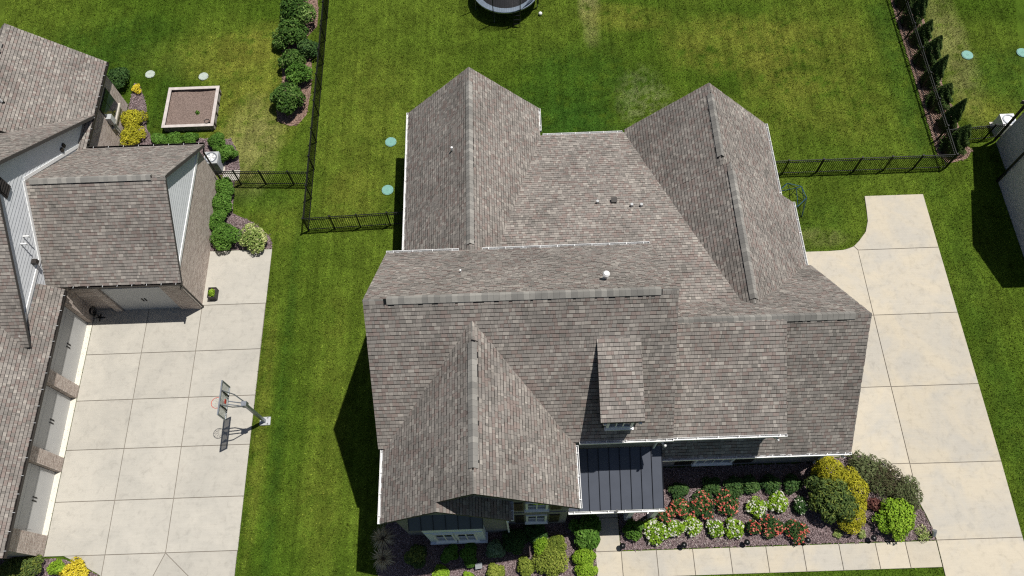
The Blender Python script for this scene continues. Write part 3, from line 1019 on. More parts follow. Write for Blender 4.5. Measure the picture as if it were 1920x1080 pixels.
# downspouts
downspout(H, [(-0.62, 4.08, 5.62), (-0.70, 4.38, 5.3), (-0.70, 4.38, 0.1)], M['white'])
downspout(H, [(5.18, 6.52, 5.98), (5.18, 6.52, 5.8), (5.08, 6.92, 5.5), (5.08, 6.92, 3.9)], M['white'])
downspout(H, [(9.6, 6.78, 5.05), (9.5, 7.15, 4.75), (9.5, 7.15, 4.0)], M['white'])
downspout(H, [(12.8, 6.5, 2.9), (12.55, 6.9, 2.6), (12.55, 6.9, 0.1)], M['white'])
downspout(H, [(12.98, 14.7, 2.9), (12.75, 14.55, 2.6), (12.72, 14.55, 0.1)], M['white'])
# front windows in the brick gable
window_s(H, 0.02, 0.86, 4.05, 5.55, 4.74, 2, 2)
window_s(H, 0.02, 0.86, 0.9, 2.6, 4.74, 2, 2)
for (z0, z1) in ((4.0, 5.6), (0.85, 2.65)):
    shutter_s(H, -0.42, -0.06, z0, z1, 4.74)
    shutter_s(H, 0.94, 1.36, z0, z1, 4.74)
MB().box(-0.5, 1.6, 4.70, 4.75, 3.2, 3.36).build('brick_band', M['gbrick_y'], H.root)
# garage windows, shaded under the eave
window_s(H, 7.25, 8.9, 0.5, 2.2, 6.97, 4, 2)
shutter_s(H, 6.45, 7.15, 0.5, 2.2, 6.97)
shutter_s(H, 9.0, 9.75, 0.5, 2.2, 6.97)
# white bay with its little metal roof
BX0, BX1 = -3.93, -1.66
MB().box(BX0, BX1, 4.10, 4.46, 0.3, 4.75).build('bay_wall', M['skylit_white'], H.root)
MB().box(BX0 - 0.06, BX1 + 0.06, 4.02, 4.46, 0.18, 0.298).build('bay_sill', M['skylit_white'], H.root)
for z in (3.15, 4.0):
    MB().box(BX0 + 0.02, BX1 - 0.02, 4.07, 4.099, z, z + 0.1).build('bay_moulding', M['skylit_white'], H.root)
window_s(H, BX0 + 0.3, (BX0 + BX1) / 2 - 0.03, 0.95, 2.95, 4.098, 2, 2, 0.07)
window_s(H, (BX0 + BX1) / 2 + 0.03, BX1 - 0.3, 0.95, 2.95, 4.098, 2, 2, 0.07)
bxs = np.linspace(-4.25, -1.55, 7)
for a, b in zip(bxs[:-1], bxs[1:]):
    MB().extr([(a + 0.01, 3.98, 4.80), (a + 0.01, 4.5, 5.30), (a + 0.01, 4.5, 5.34), (a + 0.01, 3.98, 4.84)], (b - a - 0.02, 0, 0)).build('roof_panel', M['navy_metal'], H.root)
for x in bxs:
    MB().extr([(x - 0.01, 3.97, 4.80), (x - 0.01, 4.5, 5.30), (x - 0.01, 4.5, 5.37), (x - 0.01, 3.97, 4.87)], (0.02, 0, 0)).build('seam', M['seam'], H.root)
# roof penetrations
nW, nE = unit((-3.25, 0, 3.28)), unit((3.25, 0, 3.28))
vent_pipe(H, onplane(848, 283, (-5.12, 20, 3.0), nW), 0.28, 0.05)
nN = unit((0, 4.0, 3.9))
vent_pipe(H, onplane(864, 511, (0, 14.72, 6.2), nN), 0.22, 0.035)
vent_pipe(H, onplane(1135, 523, (0, 14.72, 6.2), nN), 0.42, 0.075, cap=True, base='plastic_grey')
nC = unit((0, 3.23, 10.75))
for x, y in ((1120, 381), (1184, 387), (1202, 387)):
    vent_pipe(H, onplane(x, y, (0, 22.54, 3.0), nC), 0.2, 0.065, mat='plastic_grey')
q = onplane(1151, 378, (0, 22.54, 3.0), nC)
MB().box(q[0] - 0.09, q[0] + 0.09, q[1] - 0.09, q[1] + 0.09, q[2] - 0.05, q[2] + 0.14).box(q[0] - 0.13, q[0] + 0.13, q[1] - 0.13, q[1] + 0.13, q[2] + 0.142, q[2] + 0.17).build('roof_vent', M['bronze'], H.root)
H.finish()

# ------------------------------------------------------------------ left house
LH = House('house', 'tan brick house with pale siding gables and a three-door garage at the left edge', (-22, 14, 0))
sl = 0.833
# rear wing
slope(LH, (-20.62, 22.2, 3.0), (-20.62, 28.02, 3.0), (-3.58, 0, 2.98))
slope(LH, (-27.78, 22.2, 3.0), (-27.78, 28.02, 3.0), (3.58, 0, 2.98))
ridge(LH, (-24.2, 22.5, 5.98), (-24.2, 28.02, 5.98), sl, sl, (0.5, 1.2))
gable_wall(LH, [(-27.4, 22.2, 0), (-20.98, 22.2, 0), (-20.98, 22.2, 3.1), (-24.2, 22.2, 5.7), (-27.4, 22.2, 3.1)], (0, 5.5, 0), M['brick_x'])
# tall cross gable
slope(LH, (-30, 24.75, 3.0), (-20.65, 24.75, 3.0), (0, -6.75, 5.62))
slope(LH, (-30, 12.05, 3.66), (-20.65, 12.05, 3.66), (0, 5.95, 4.96), indiv=lambda q: q[0] > -21.6 and q[2] < 7.5)
ridge(LH, (-30, 18.0, 8.62), (-20.65, 18.0, 8.62), sl, sl)
gable_wall(LH, [(-21.0, 12.4, 0), (-21.0, 24.3, 0), (-21.0, 24.3, 3.2), (-21.0, 18.0, 8.35), (-21.0, 12.4, 3.7)], (-8, 0, 0), M['lap'])
# garage with the east gable
slope(LH, (-21.0, 15.13, 3.0), (-14.95, 15.13, 3.0), (0, 3.72, 3.15), indiv=lambda q: q[2] > 4.8)
slope(LH, (-21.0, 22.73, 3.0), (-14.95, 22.73, 3.0), (0, -3.88, 3.15))
ridge(LH, (-20.98, 18.85, 6.15), (-14.95, 18.85, 6.15), sl, sl, (0.25, 0.55))
gable_wall(LH, [(-15.2, 15.45, 0), (-15.2, 22.4, 0), (-15.2, 22.4, 3.05), (-15.2, 18.85, 5.92), (-15.2, 15.45, 3.05)], (-5.8, 0, 0), M['brick_x'])
# three-door garage wing
slope(LH, (-20.05, 3.72, 3.0), (-20.05, 15.1, 3.0), (-4.6, 0, 3.84))
MB().box(-26, -20.72, 4.06, 15.44, 0, 3.05).build('wall', M['brick_x'], LH.root)
gable_wall(LH, [(-20.5, 4.05, 2.9), (-24.6, 4.05, 6.3), (-26, 4.05, 6.3), (-26, 4.05, 2.9)], (0, 0.3, 0), M['brick_y'])


def lap_boards(h, X, y0, y1, ztop, expo=0.19, zmin=3.0, below=None):
    """clapboards on an east-facing gable; ztop(y) is the rake height, below(y) the roof line underneath"""
    ys_ = np.linspace(y0, y1, 400)
    zt = np.array([ztop(y) for y in ys_])
    z = zmin
    while z < zt.max() - 0.05:
        ok = ys_[zt > z + expo * 0.6]
        if len(ok) > 2:
            a, b = ok.min(), ok.max()
            MB().hexa([(X + 0.002, a, z), (X + 0.024, a, z), (X + 0.024, b, z), (X + 0.002, b, z),
                       (X + 0.002, a, z + expo), (X + 0.006, a, z + expo), (X + 0.006, b, z + expo), (X + 0.002, b, z + expo)]).build('siding_board', M['lap'], h.root)
        z += expo


lap_boards(LH, -21.0, 12.4, 24.3, lambda y: 8.36 - sl * abs(y - 18.0) - (0.0), zmin=3.0)
lap_boards(LH, -15.2, 15.45, 22.4, lambda y: 5.93 - 0.83 * abs(y - 18.9), zmin=3.06)
# white skirt boards where the roofs meet the gable
def strip(h, pts, wdt, X, t=0.05, mat='white', name='trim_board'):
    for (a, b) in zip(pts[:-1], pts[1:]):
        a, b = np.array(a, float), np.array(b, float)
        d = unit(b - a)
        nrm = np.array([-d[1], d[0]])
        if nrm[1] < 0:
            nrm = -nrm
        q = [a, b, b + nrm * wdt, a + nrm * wdt]
        MB().extr([(X, p[0], p[1]) for p in q], (t, 0, 0)).build(name, M[mat], h.root)


strip(LH, [(22.95, 3.0), (18.85, 6.19)], 0.14, -21.0)
strip(LH, [(18.85, 6.19), (16.2, 3.95)], 0.14, -20.997)
strip(LH, [(16.2, 3.93), (12.5, 3.93)], 0.16, -20.994)
strip(LH, [(15.3, 3.0), (22.55, 3.0)], 0.16, -15.2)
# vent and fixtures on the tall gable
q = onX(3, 350, -20.97)
mb = MB().box(-20.99, -20.93, q[1] - 0.3, q[1] + 0.3, q[2] - 0.45, q[2] + 0.45)
for i in range(6):
    zz = q[2] - 0.36 + i * 0.145
    mb.hexa([(-20.93, q[1] - 0.24, zz), (-20.88, q[1] - 0.24, zz - 0.03), (-20.88, q[1] + 0.24, zz - 0.03), (-20.93, q[1] + 0.24, zz), (-20.93, q[1] - 0.24, zz + 0.09), (-20.88, q[1] - 0.24, zz + 0.0), (-20.88, q[1] + 0.24, zz + 0.0), (-20.93, q[1] + 0.24, zz + 0.09)])
mb.build('gable_vent', M['bronze'], LH.root)
for x, y in ((42, 457), (46, 443)):
    q = onX(x, y, -20.9)
    MB().tube((-20.97, q[1], q[2]), (-20.72, q[1], q[2]), 0.035, n=8).tube((-20.74, q[1], q[2] + 0.03), (-20.74, q[1], q[2] - 0.1), 0.035, n=8).build('exhaust_pipe', M['white'], LH.root)
for x, y in ((116, 281), (119, 273)):
    q = onX(x, y, -20.95)
    MB().box(-20.97, -20.90, q[1] - 0.08, q[1] + 0.08, q[2] - 0.1, q[2] + 0.1).build('wall_vent', M['bronze'], LH.root)
q = onX(64, 491, -20.9)
MB().box(-20.97, -20.75, q[1] - 0.1, q[1] + 0.1, q[2] - 0.1, q[2] + 0.1).build('flood_light', M['bronze'], LH.root)
# gutters, bronze with pale straps
for p0, p1, out in (((-20.62, 22.9, 3.0), (-20.62, 28.0, 3.0), (1, 0, 0)), ((-20.6, 22.73, 3.0), (-14.95, 22.73, 3.0), (0, 1, 0)), ((-20.0, 15.13, 3.0), (-14.95, 15.13, 3.0), (0, -1, 0)), ((-20.05, 3.72, 3.0), (-20.05, 15.02, 3.0), (1, 0, 0))):
    gutter(LH, p0, p1, out, M['bronze'], M['plastic_grey'], 0.72, 0.833)
downspout(LH, [(-15.02, 15.0, 2.9), (-15.12, 15.3, 2.6), (-15.12, 15.36, 0.1)], M['bronze'])
downspout(LH, [(-15.05, 22.8, 2.9), (-15.12, 22.5, 2.6), (-15.12, 22.48, 0.1)], M['bronze'])


def garage_door(h, X, y0, y1, zt=2.45):
    """sectional door in an east wall"""
    d = MB().box(X - 0.06, X - 0.02, y0, y1, 0.03, zt).build('garage_door', M['door'], h.root)
    k = 4
    for i in range(k):
        a, b = 0.04 + i * (zt - 0.04) / k, 0.04 + (i + 1) * (zt - 0.04) / k
        MB().box(X - 0.02, X, y0 + 0.01, y1 - 0.01, a + 0.006, b - 0.006).build('door_section', M['door'], d)
    for s_ in (-0.07, 0.07):
        yc = (y0 + y1) / 2 + s_
        MB().box(X, X + 0.03, yc - 0.025, yc + 0.025, 1.0, 1.28).build('handle', M['black'], d)
    for yc in (y0 + 0.14, y1 - 0.14):
        MB().box(X, X + 0.015, yc - 0.012, yc + 0.012, 0.85, 1.3).build('hinge_strap', M['plastic_grey'], d)


for y0, y1 in ((11.60, 14.74), (8.27, 11.00), (4.95, 7.64)):
    garage_door(LH, -20.62, y0, y1)
for y0, y1 in ((14.75, 15.44), (11.01, 11.59), (7.65, 8.26), (4.07, 4.94)):
    MB().box(-20.73, -20.37, y0, y1, 0.0, 2.95).build('brick_pier', M['brick_x'], LH.root)
MB().box(-20.70, -20.38, 4.09, 15.42, 2.46, 2.94).build('door_header', M['brick_x'], LH.root)
for y0, y1 in ((11.60, 14.74), (8.27, 11.00), (4.95, 7.64)):
    MB().box(-20.62, -20.375, y0 + 0.005, y1 - 0.005, 0.0, 0.056).build('threshold', M['cream'], LH.root)
# the door and piers under the east garage eave
MB().box(-18.95, -16.15, 15.36, 15.44, 0.03, 2.4).build('garage_door', M['door'], LH.root)
for s_ in (-0.07, 0.07):
    MB().box(-17.5 + s_ - 0.025, -17.5 + s_ + 0.025, 15.33, 15.359, 1.0, 1.28).build('handle', M['black'], LH.root)
for x0, x1 in ((-19.30, -18.96), (-16.14, -15.22)):
    MB().box(x0, x1, 15.26, 15.449, 0, 2.95).build('brick_pier', M['brick_y'], LH.root)
# rear window, meter and conduit on the brick side wall
q0, q1 = onX(189, 172, -20.98), onX(219, 208, -20.98)
wv_ = MB().box(-20.99, -20.95, 25.55, 27.0, 0.95, 2.35).build('window', M['bronze'], LH.root)
for a, b in ((25.6, 26.26), (26.30, 26.95)):
    MB().box(-20.95, -20.93, a, b, 1.0, 2.3).build('pane', M['glass'], wv_)
MB().box(-20.99, -20.86, 25.4, 27.1, 0.84, 0.94).build('sill', M['stone'], LH.root)
q = onX(206, 224, -20.9)
MB().box(-20.98, -20.72, q[1] - 0.16, q[1] + 0.16, q[2] - 0.25, q[2] + 0.25).build('electric_meter', M['plastic_grey'], LH.root)
MB().tube((-20.86, q[1] + 0.05, q[2] - 0.2), (-20.86, q[1] + 0.05, 0.0), 0.04).tube((-20.86, q[1] - 0.1, q[2] - 0.2), (-20.86, q[1] - 0.1, 0.0), 0.03).build('conduit', M['plastic_grey'], LH.root)
vent_pipe(LH, onplane(4, 192, (-20.62, 25, 3.0), unit((2.98, 0, 3.58))), 0.25, 0.06)
LH.finish()

# ------------------------------------------------------------------ right neighbour, only its west wall shows
RH = House('house', 'pale limewashed brick house wall at the right edge with black downspouts', (28, 18, 0))
gable_wall(RH, [(24.6, 15.85, 0), (24.6, 20.72, 0), (24.6, 20.72, 3.95), (24.6, 18.25, 6.15), (24.6, 15.85, 3.95)], (8, 0, 0), M['wbrick_x'])
gable_wall(RH, [(25.18, 20.721, 0), (25.18, 23.15, 0), (25.18, 23.15, 3.1), (25.18, 20.721, 5.1)], (8, 0, 0), M['wbrick_x'])
MB().box(25.45, 33, 6.0, 15.849, 0, 3.1).build('wall', M['wbrick_x'], RH.root)
slope(RH, (24.35, 21.05, 3.88), (33, 21.05, 3.88), (0, -2.8, 2.52))
slope(RH, (24.35, 15.45, 3.88), (33, 15.45, 3.88), (0, 2.8, 2.52))
slope(RH, (24.85, 23.5, 3.0), (33, 23.5, 3.0), (0, -3.5, 3.0))
slope(RH, (25.05, 6.0, 3.1), (25.05, 15.44, 3.1), (4.0, 0, 3.4))
downspout(RH, [(24.50, 20.80, 3.8), (24.53, 20.78, 0.05)], M['black'], r=0.06)
downspout(RH, [(25.05, 23.25, 3.0), (25.08, 23.22, 0.05)], M['black'], r=0.07)
RH.finish()

# ------------------------------------------------------------------ fences
def fence(label, p0, p1, posts, hgt=1.22, first=True):
    """black metal picket fence from p0 to p1 with posts at the given distances"""
    p0, p1 = np.array([*p0, 0.0]), np.array([*p1, 0.0])
    u = unit(p1 - p0)
    Ln = np.linalg.norm(p1 - p0)
    t = thing('fence', label, 'fence', tuple((p0 + p1) / 2), 'black metal picket fences round the back yards')
    side = np.array([-u[1], u[0], 0])
    for d in posts:
        c = p0 + u * d
        mb = MB().box(c[0] - 0.032, c[0] + 0.032, c[1] - 0.032, c[1] + 0.032, 0, hgt + 0.04)
        mb.box(c[0] - 0.042, c[0] + 0.042, c[1] - 0.042, c[1] + 0.042, hgt + 0.041, hgt + 0.07)
        mb.build('post', M['black'], t)
    r = MB()
    for z in (0.10, hgt - 0.19, hgt - 0.03):
        q = [p0 + side * -0.016, p1 + side * -0.016, p1 + side * 0.016, p0 + side * 0.016]
        r.hexa([(a[0], a[1], z) for a in q] + [(a[0], a[1], z + 0.032) for a in q])
        r.build('rail', M['black'], t)
        r = MB()
    k = int(Ln / 0.105)
    pk = MB()
    for i in range(k):
        c = p0 + u * ((i + 0.5) * Ln / k)
        pk.box(c[0] - 0.011, c[0] + 0.011, c[1] - 0.011, c[1] + 0.011, 0.04, hgt - 0.002)
    stuff(pk.build('pickets', M['black'], t))
    return t


fence('black picket fence running back along the laurel row left of the middle yard', (-10.37, 19.37), (-10.41, 37.0), [0, 1.9, 3.66, 5.38, 7.15, 8.92, 10.68, 12.34, 14.06, 15.8, 17.5])
fence('short black picket fence between the left house and the long fence', (-15.12, 22.33), (-10.40, 22.08), [0.1, 1.0, 2.3, 3.76])
fence('black picket fence from the yard corner to the rear left wing of the middle house', (-10.36, 19.39), (-4.82, 19.57), [1.3, 2.6, 4.1, 5.45])
fence('black picket fence running back beside the young arborvitae', (22.18, 21.72), (22.17, 37.0), [1.7, 3.4, 5.1, 6.8, 8.5, 10.2, 11.9, 13.6])
fence('black picket fence between the rear right wing and the arborvitae corner', (12.08, 21.69), (22.18, 21.69), [0.1, 1.73, 3.46, 5.39, 6.9, 8.41, 10.1])
fence('short black picket fence meeting the pale brick house at the right', (22.22, 23.2), (25.15, 23.42), [0.95, 2.4])

# ------------------------------------------------------------------ yard objects
for (x, y, r, mt, lab) in ((-20.1, 29.76, 0.27, 'teal_pale', 'pale weathered septic lid in the grass nearer the left house'), (-17.06, 29.46, 0.27, 'teal_pale', 'pale weathered septic lid above the raised garden bed'),
                           (-6.42, 24.57, 0.30, 'teal', 'pale green septic lid farther back in the middle yard'), (-6.48, 21.59, 0.30, 'teal', 'pale green septic lid nearest the cross fence in the middle yard'),
                           (25.27, 28.93, 0.31, 'teal', 'pale green septic lid nearest the arborvitae row'), (28.3, 28.95, 0.31, 'teal', 'pale green septic lid cut off by the right edge')):
    t = thing('septic_lid', lab, 'septic lid', (x, y, 0), 'round septic tank lids set in the lawns')
    MB().disc((x, y), r, -0.05, 0.05, 28).disc((x, y), r * 0.86, 0.052, 0.065, 28).build('lid', M[mt], t)
    mb = MB()
    for k in range(6):
        a = k * math.pi / 3
        mb.disc((x + r * 0.92 * math.cos(a), y + r * 0.92 * math.sin(a)), 0.018, 0.051, 0.068, 6)
    mb.build('bolt', M['steel'], t)
    MB().ring((x, y), r * 0.15, r * 0.2, 0.066, 0.072, 12).build('handle_ring', M[mt], t)
    NOGRASS.append([(x + (r - 0.02) * math.cos(a), y + (r - 0.02) * math.sin(a)) for a in np.linspace(0, 2 * math.pi, 16, endpoint=False)])

# raised garden bed
t = thing('raised_garden_bed', 'square raised garden bed of weathered boards filled with brown soil', 'garden bed', (-17.25, 27.1, 0))
X0, X1, Y0, Y1, ZT = -18.62, -15.93, 25.8, 28.38, 0.44
for j in range(3):
    z0, z1 = 0.0 + j * 0.135, 0.13 + j * 0.135
    MB().box(X0, X1, Y0, Y0 + 0.05, z0, z1).build('side_board', M['wood_dark'], t)
    MB().box(X0, X1, Y1 - 0.05, Y1, z0, z1).build('side_board', M['wood_dark'], t)
    MB().box(X0, X0 + 0.05, Y0 + 0.051, Y1 - 0.051, z0, z1).build('side_board', M['wood_dark'], t)
    MB().box(X1 - 0.05, X1, Y0 + 0.051, Y1 - 0.051, z0, z1).build('side_board', M['wood_dark'], t)
cw = 0.17
for b_ in ((X0 - 0.05, X1 + 0.05, Y0 - 0.05, Y0 + cw - 0.05), (X0 - 0.05, X1 + 0.05, Y1 - cw + 0.05, Y1 + 0.05), (X0 - 0.05, X0 + cw - 0.05, Y0 + cw - 0.046, Y1 - cw + 0.046), (X1 - cw + 0.05, X1 + 0.05, Y0 + cw - 0.046, Y1 - cw + 0.046)):
    MB().box(*b_, 0.406, ZT).build('cap_board', M['wood'], t)
for k in range(4):
    a = X0 + 0.2 + k * 0.76
    MB().box(a, a + 0.09, Y0 - 0.04, Y0 - 0.002, 0, 0.404).build('stake', M['wood_dark'], t)
    a = Y0 + 0.2 + k * 0.7
    MB().box(X1 + 0.002, X1 + 0.045, a, a + 0.09, 0, 0.404).build('stake', M['bark'], t)
gx, gy = np.meshgrid(np.linspace(X0 + 0.05, X1 - 0.05, 26), np.linspace(Y0 + 0.05, Y1 - 0.05, 26))
gz = 0.26 + 0.03 * np.sin(gx * 3.1 + 1) * np.cos(gy * 2.7) + rng.uniform(-0.012, 0.012, gx.shape)
mb = MB()
mb.add(np.stack([gx.ravel(), gy.ravel(), gz.ravel()], 1), [(j * 26 + i, j * 26 + i + 1, (j + 1) * 26 + i + 1, (j + 1) * 26 + i) for j in range(25) for i in range(25)])
mb.build('soil', M['soil'], t)
NOGRASS.append([(X0, Y0), (X1, Y0), (X1, Y1), (X0, Y1)])
p = thing('plant_pot', 'small black pot in the corner of the raised bed', 'pot', (-16.25, 26.05, 0.26))
MB().disc((-16.25, 26.05), 0.10, 0.24, 0.45, 16, 0.13).ring((-16.25, 26.05), 0.12, 0.145, 0.452, 0.475, 16).build('pot_wall', M['pot'], p)
MB().disc((-16.25, 26.05), 0.115, 0.40, 0.453, 16).build('pot_soil', M['soil'], p)

# air conditioner by the left garage
t = thing('air_conditioner', 'grey air conditioner unit beside the left garage gable', 'air conditioner', (-15.0, 23.3, 0))
ax, ay, ar = -15.52, 23.40, 0.36
MB().box(ax - ar, ax + ar, ay - ar, ay + ar, 0.06, 0.9).build('cabinet', M['plastic_grey'], t)
MB().box(ax - ar - 0.08, ax + ar + 0.08, ay - ar - 0.08, ay + ar + 0.08, 0.0, 0.058).build('pad', M['stone'], t)
MB().ring((ax, ay), 0.26, 0.31, 0.902, 0.93, 24).build('fan_guard', M['steel'], t)
mb = MB()
for k in range(5):
    a = k * 2 * math.pi / 5
    mb.hexa([(ax, ay, 0.905), (ax + 0.25 * math.cos(a), ay + 0.25 * math.sin(a), 0.905), (ax + 0.25 * math.cos(a + 0.6), ay + 0.25 * math.sin(a + 0.6), 0.915), (ax + 0.02, ay, 0.905)] + [(ax, ay, 0.912), (ax + 0.25 * math.cos(a), ay + 0.25 * math.sin(a), 0.912), (ax + 0.25 * math.cos(a + 0.6), ay + 0.25 * math.sin(a + 0.6), 0.922), (ax + 0.02, ay, 0.912)])
mb.build('fan', M['white'], t)
mb = MB()
for k in range(9):
    mb.box(ax - ar - 0.012, ax + ar + 0.012, ay - ar - 0.012, ay + ar + 0.012, 0.14 + k * 0.075, 0.165 + k * 0.075)
mb.build('louvre', M['steel'], t)
# second unit at the right edge
t = thing('air_conditioner', 'white air conditioner top at the corner of the pale brick house', 'air conditioner', (25.6, 23.95, 0))
ax, ay, ar = 25.62, 23.95, 0.36
MB().box(ax - ar, ax + ar, ay - ar, ay + ar, 0.06, 0.85).build('cabinet', M['white'], t)
MB().ring((ax, ay), 0.24, 0.31, 0.852, 0.89, 20).build('fan_guard', M['steel'], t)
MB().box(ax - 0.45, ax + 0.45, ay - 0.45, ay + 0.45, 0, 0.058).build('pad', M['stone'], t)

# basketball hoop
t = thing('basketball_hoop', 'grey pole basketball hoop with clear backboard at the left driveway edge', 'basketball hoop', (-11.58, 9.62, 0))
bx, by = -11.58, 9.62
MB().box(bx - 0.22, bx + 0.26, by - 0.19, by + 0.19, 0, 0.06).build('base_plate', M['plastic_grey'], t)
mb = MB()
mb.tube((bx, by, 0.06), (bx - 0.02, by, 2.75), 0.085, 0.085, 4)
mb.box(bx - 0.13, bx + 0.09, by - 0.1, by + 0.1, 2.55, 2.85)
mb.build('pole', M['steel'], t)
for a in range(4):
    q = ((-0.1, -0.1), (0.1, -0.1), (0.1, 0.1), (-0.1, 0.1))[a]
    MB().disc((bx + q[0] * 1.4, by + q[1] * 1.4), 0.025, 0.061, 0.09, 8).build('bolt', M['black'], t)
BXB = -12.25
for (z0, z1, yy) in ((2.72, 3.72, -0.3), (2.72, 3.72, 0.3), (2.55, 3.02, -0.07), (2.55, 3.02, 0.07)):
    MB().tube((bx - 0.02, by + (0.09 if yy > 0 else -0.09), z0), (bx - 0.30, by + yy * 0.9, z0 + (z1 - z0) * 0.55), 0.026).tube((bx - 0.30, by + yy * 0.9, z0 + (z1 - z0) * 0.55), (BXB + 0.05, by + yy, z1), 0.026).build('arm', M['steel'], t)
bb = MB().box(BXB - 0.012, BXB + 0.012, by - 0.68, by + 0.68, 2.93, 3.80).build('backboard', M['acrylic'], t)
fr = MB()
for z in (2.90, 3.76):
    fr.box(BXB - 0.025, BXB + 0.03, by - 0.73, by + 0.73, z, z + 0.05)
for y in (by - 0.73, by + 0.68):
    fr.box(BXB - 0.025, BXB + 0.03, y, y + 0.05, 2.951, 3.759)
fr.build('frame', M['steel'], bb)
for yy in (-0.3, 0.3):
    MB().box(BXB + 0.013, BXB + 0.045, by + yy - 0.025, by + yy + 0.025, 2.952, 3.758).build('brace', M['black'], bb)
sq = MB()
for z in (3.10, 3.40):
    sq.box(BXB - 0.016, BXB - 0.013, by - 0.25, by + 0.25, z, z + 0.04)
for y in (by - 0.29, by + 0.25):
    sq.box(BXB - 0.016, BXB - 0.013, y, y + 0.04, 3.10, 3.44)
sq.build('target_square', M['white'], bb)
MB().box(BXB + 0.014, BXB + 0.020, by - 0.09, by + 0.09, 3.12, 3.30).build('emblem', M['red'], bb)
rim = MB()
rc = (BXB - 0.40, by)
for k in range(20):
    a0, a1 = 2 * math.pi * k / 20, 2 * math.pi * (k + 1) / 20
    rim.tube((rc[0] + 0.229 * math.cos(a0), rc[1] + 0.229 * math.sin(a0), 3.05), (rc[0] + 0.229 * math.cos(a1), rc[1] + 0.229 * math.sin(a1), 3.05), 0.012, n=5)
rim.box(BXB - 0.18, BXB - 0.013, by - 0.06, by + 0.06, 3.03, 3.07)
rim.build('rim', M['red'], t)
net = MB()
for k in range(10):
    for s_ in (1, -1):
        a0, a1, a2 = 2 * math.pi * k / 10, 2 * math.pi * (k + 0.5 * s_) / 10, 2 * math.pi * (k + s_) / 10
        pt = lambda a, r, z: (rc[0] + r * math.cos(a), rc[1] + r * math.sin(a), z)
        net.tube(pt(a0, 0.229, 3.04), pt(a1, 0.17, 2.86), 0.006, n=3).tube(pt(a1, 0.17, 2.86), pt(a2, 0.13, 2.66), 0.006, n=3)
net.build('net', M['white'], t)

# planter on the left driveway
t = thing('planter_box', 'black planter box with lettuce on the left driveway', 'planter', (-14.68, 15.95, 0.05))
mb = MB()
px, py = -14.68, 15.95
for b_ in ((px - 0.19, px - 0.16, py - 0.27, py + 0.27), (px + 0.16, px + 0.19, py - 0.27, py + 0.27), (px - 0.159, px + 0.159, py - 0.27, py - 0.24), (px - 0.159, px + 0.159, py + 0.24, py + 0.27)):
    mb.box(*b_, 0.05, 0.42)
mb.build('box', M['pot'], t)
MB().box(px - 0.158, px + 0.158, py - 0.239, py + 0.239, 0.06, 0.34).build('potting_soil', M['soil'], t)
planter = t

# hose reel stand in the shaded garage corner
t = thing('hose_reel', 'black hose reel stand in the shaded corner of the left garages', 'hose reel', (-20.0, 15.0, 0.05))
hx, hy = -20.02, 14.98
MB().box(hx - 0.22, hx + 0.22, hy - 0.02, hy + 0.02, 0.05, 0.09).box(hx - 0.02, hx + 0.02, hy - 0.2, hy + 0.2, 0.091, 0.12).tube((hx, hy, 0.1), (hx, hy, 0.75), 0.025).build('stand', M['black'], t)
mb = MB()
for k in range(3):
    for i in range(14):
        a0, a1 = 2 * math.pi * i / 14, 2 * math.pi * (i + 1) / 14
        rr = 0.17 + 0.03 * k
        mb.tube((hx - 0.05 + 0.05 * k, hy + rr * math.cos(a0), 0.85 + rr * math.sin(a0)), (hx - 0.05 + 0.05 * k, hy + rr * math.cos(a1), 0.85 + rr * math.sin(a1)), 0.022, n=5)
mb.build('hose_coil', M['black'], t)

# trampoline with its net, cut by the top edge
t = thing('trampoline', 'round black trampoline with slate blue pad and net at the top edge', 'trampoline', (-0.03, 34.35, 0))
tc, tr = (-0.03, 34.35), 1.92
MB().disc(tc, tr - 0.26, 0.895, 0.905, 40).build('mat', M['black'], t)
mb = MB()
mb.ring(tc, tr - 0.30, tr + 0.03, 0.906, 0.945, 48)
mb.build('pad', M['slate_pad'], t)
MB().ring(tc, tr - 0.04, tr + 0.02, 0.84, 0.90, 48).build('frame_ring', M['steel'], t)
for k in range(8):
    a = math.pi / 8 + k * math.pi / 4
    c, s_ = math.cos(a), math.sin(a)
    MB().tube((tc[0] + tr * c, tc[1] + tr * s_, 0.0), (tc[0] + tr * c, tc[1] + tr * s_, 0.85), 0.03).build('leg', M['steel'], t)
    MB().tube((tc[0] + (tr + 0.05) * c, tc[1] + (tr + 0.05) * s_, 0.3), (tc[0] + (tr + 0.1) * c, tc[1] + (tr + 0.1) * s_, 2.6), 0.03).build('net_pole', M['black'], t)
nb = MB()
for k in range(120):
    a = 2 * math.pi * k / 120
    nb.tube((tc[0] + (tr - 0.02) * math.cos(a), tc[1] + (tr - 0.02) * math.sin(a), 0.93), (tc[0] + (tr + 0.06) * math.cos(a), tc[1] + (tr + 0.06) * math.sin(a), 2.55), 0.004, n=3, cap=False)
for z in np.linspace(1.0, 2.55, 20):
    for k in range(40):
        a0, a1 = 2 * math.pi * k / 40, 2 * math.pi * (k + 1) / 40
        rr = tr - 0.02 + 0.08 * (z - 0.93) / 1.62
        nb.tube((tc[0] + rr * math.cos(a0), tc[1] + rr * math.sin(a0), z), (tc[0] + rr * math.cos(a1), tc[1] + rr * math.sin(a1), z), 0.004, n=3, cap=False)
stuff(nb.build('net', M['black'], t))
lad = MB()
lx = tc[0] + 0.55
for dx in (-0.18, 0.18):
    lad.tube((lx + dx, tc[1] - tr - 0.30, 0.0), (lx + dx, tc[1] - tr - 0.02, 0.95), 0.02)
for z in (0.25, 0.5, 0.75):
    lad.tube((lx - 0.18, tc[1] - tr - 0.30 + z * 0.29, z), (lx + 0.18, tc[1] - tr - 0.30 + z * 0.29, z), 0.025)
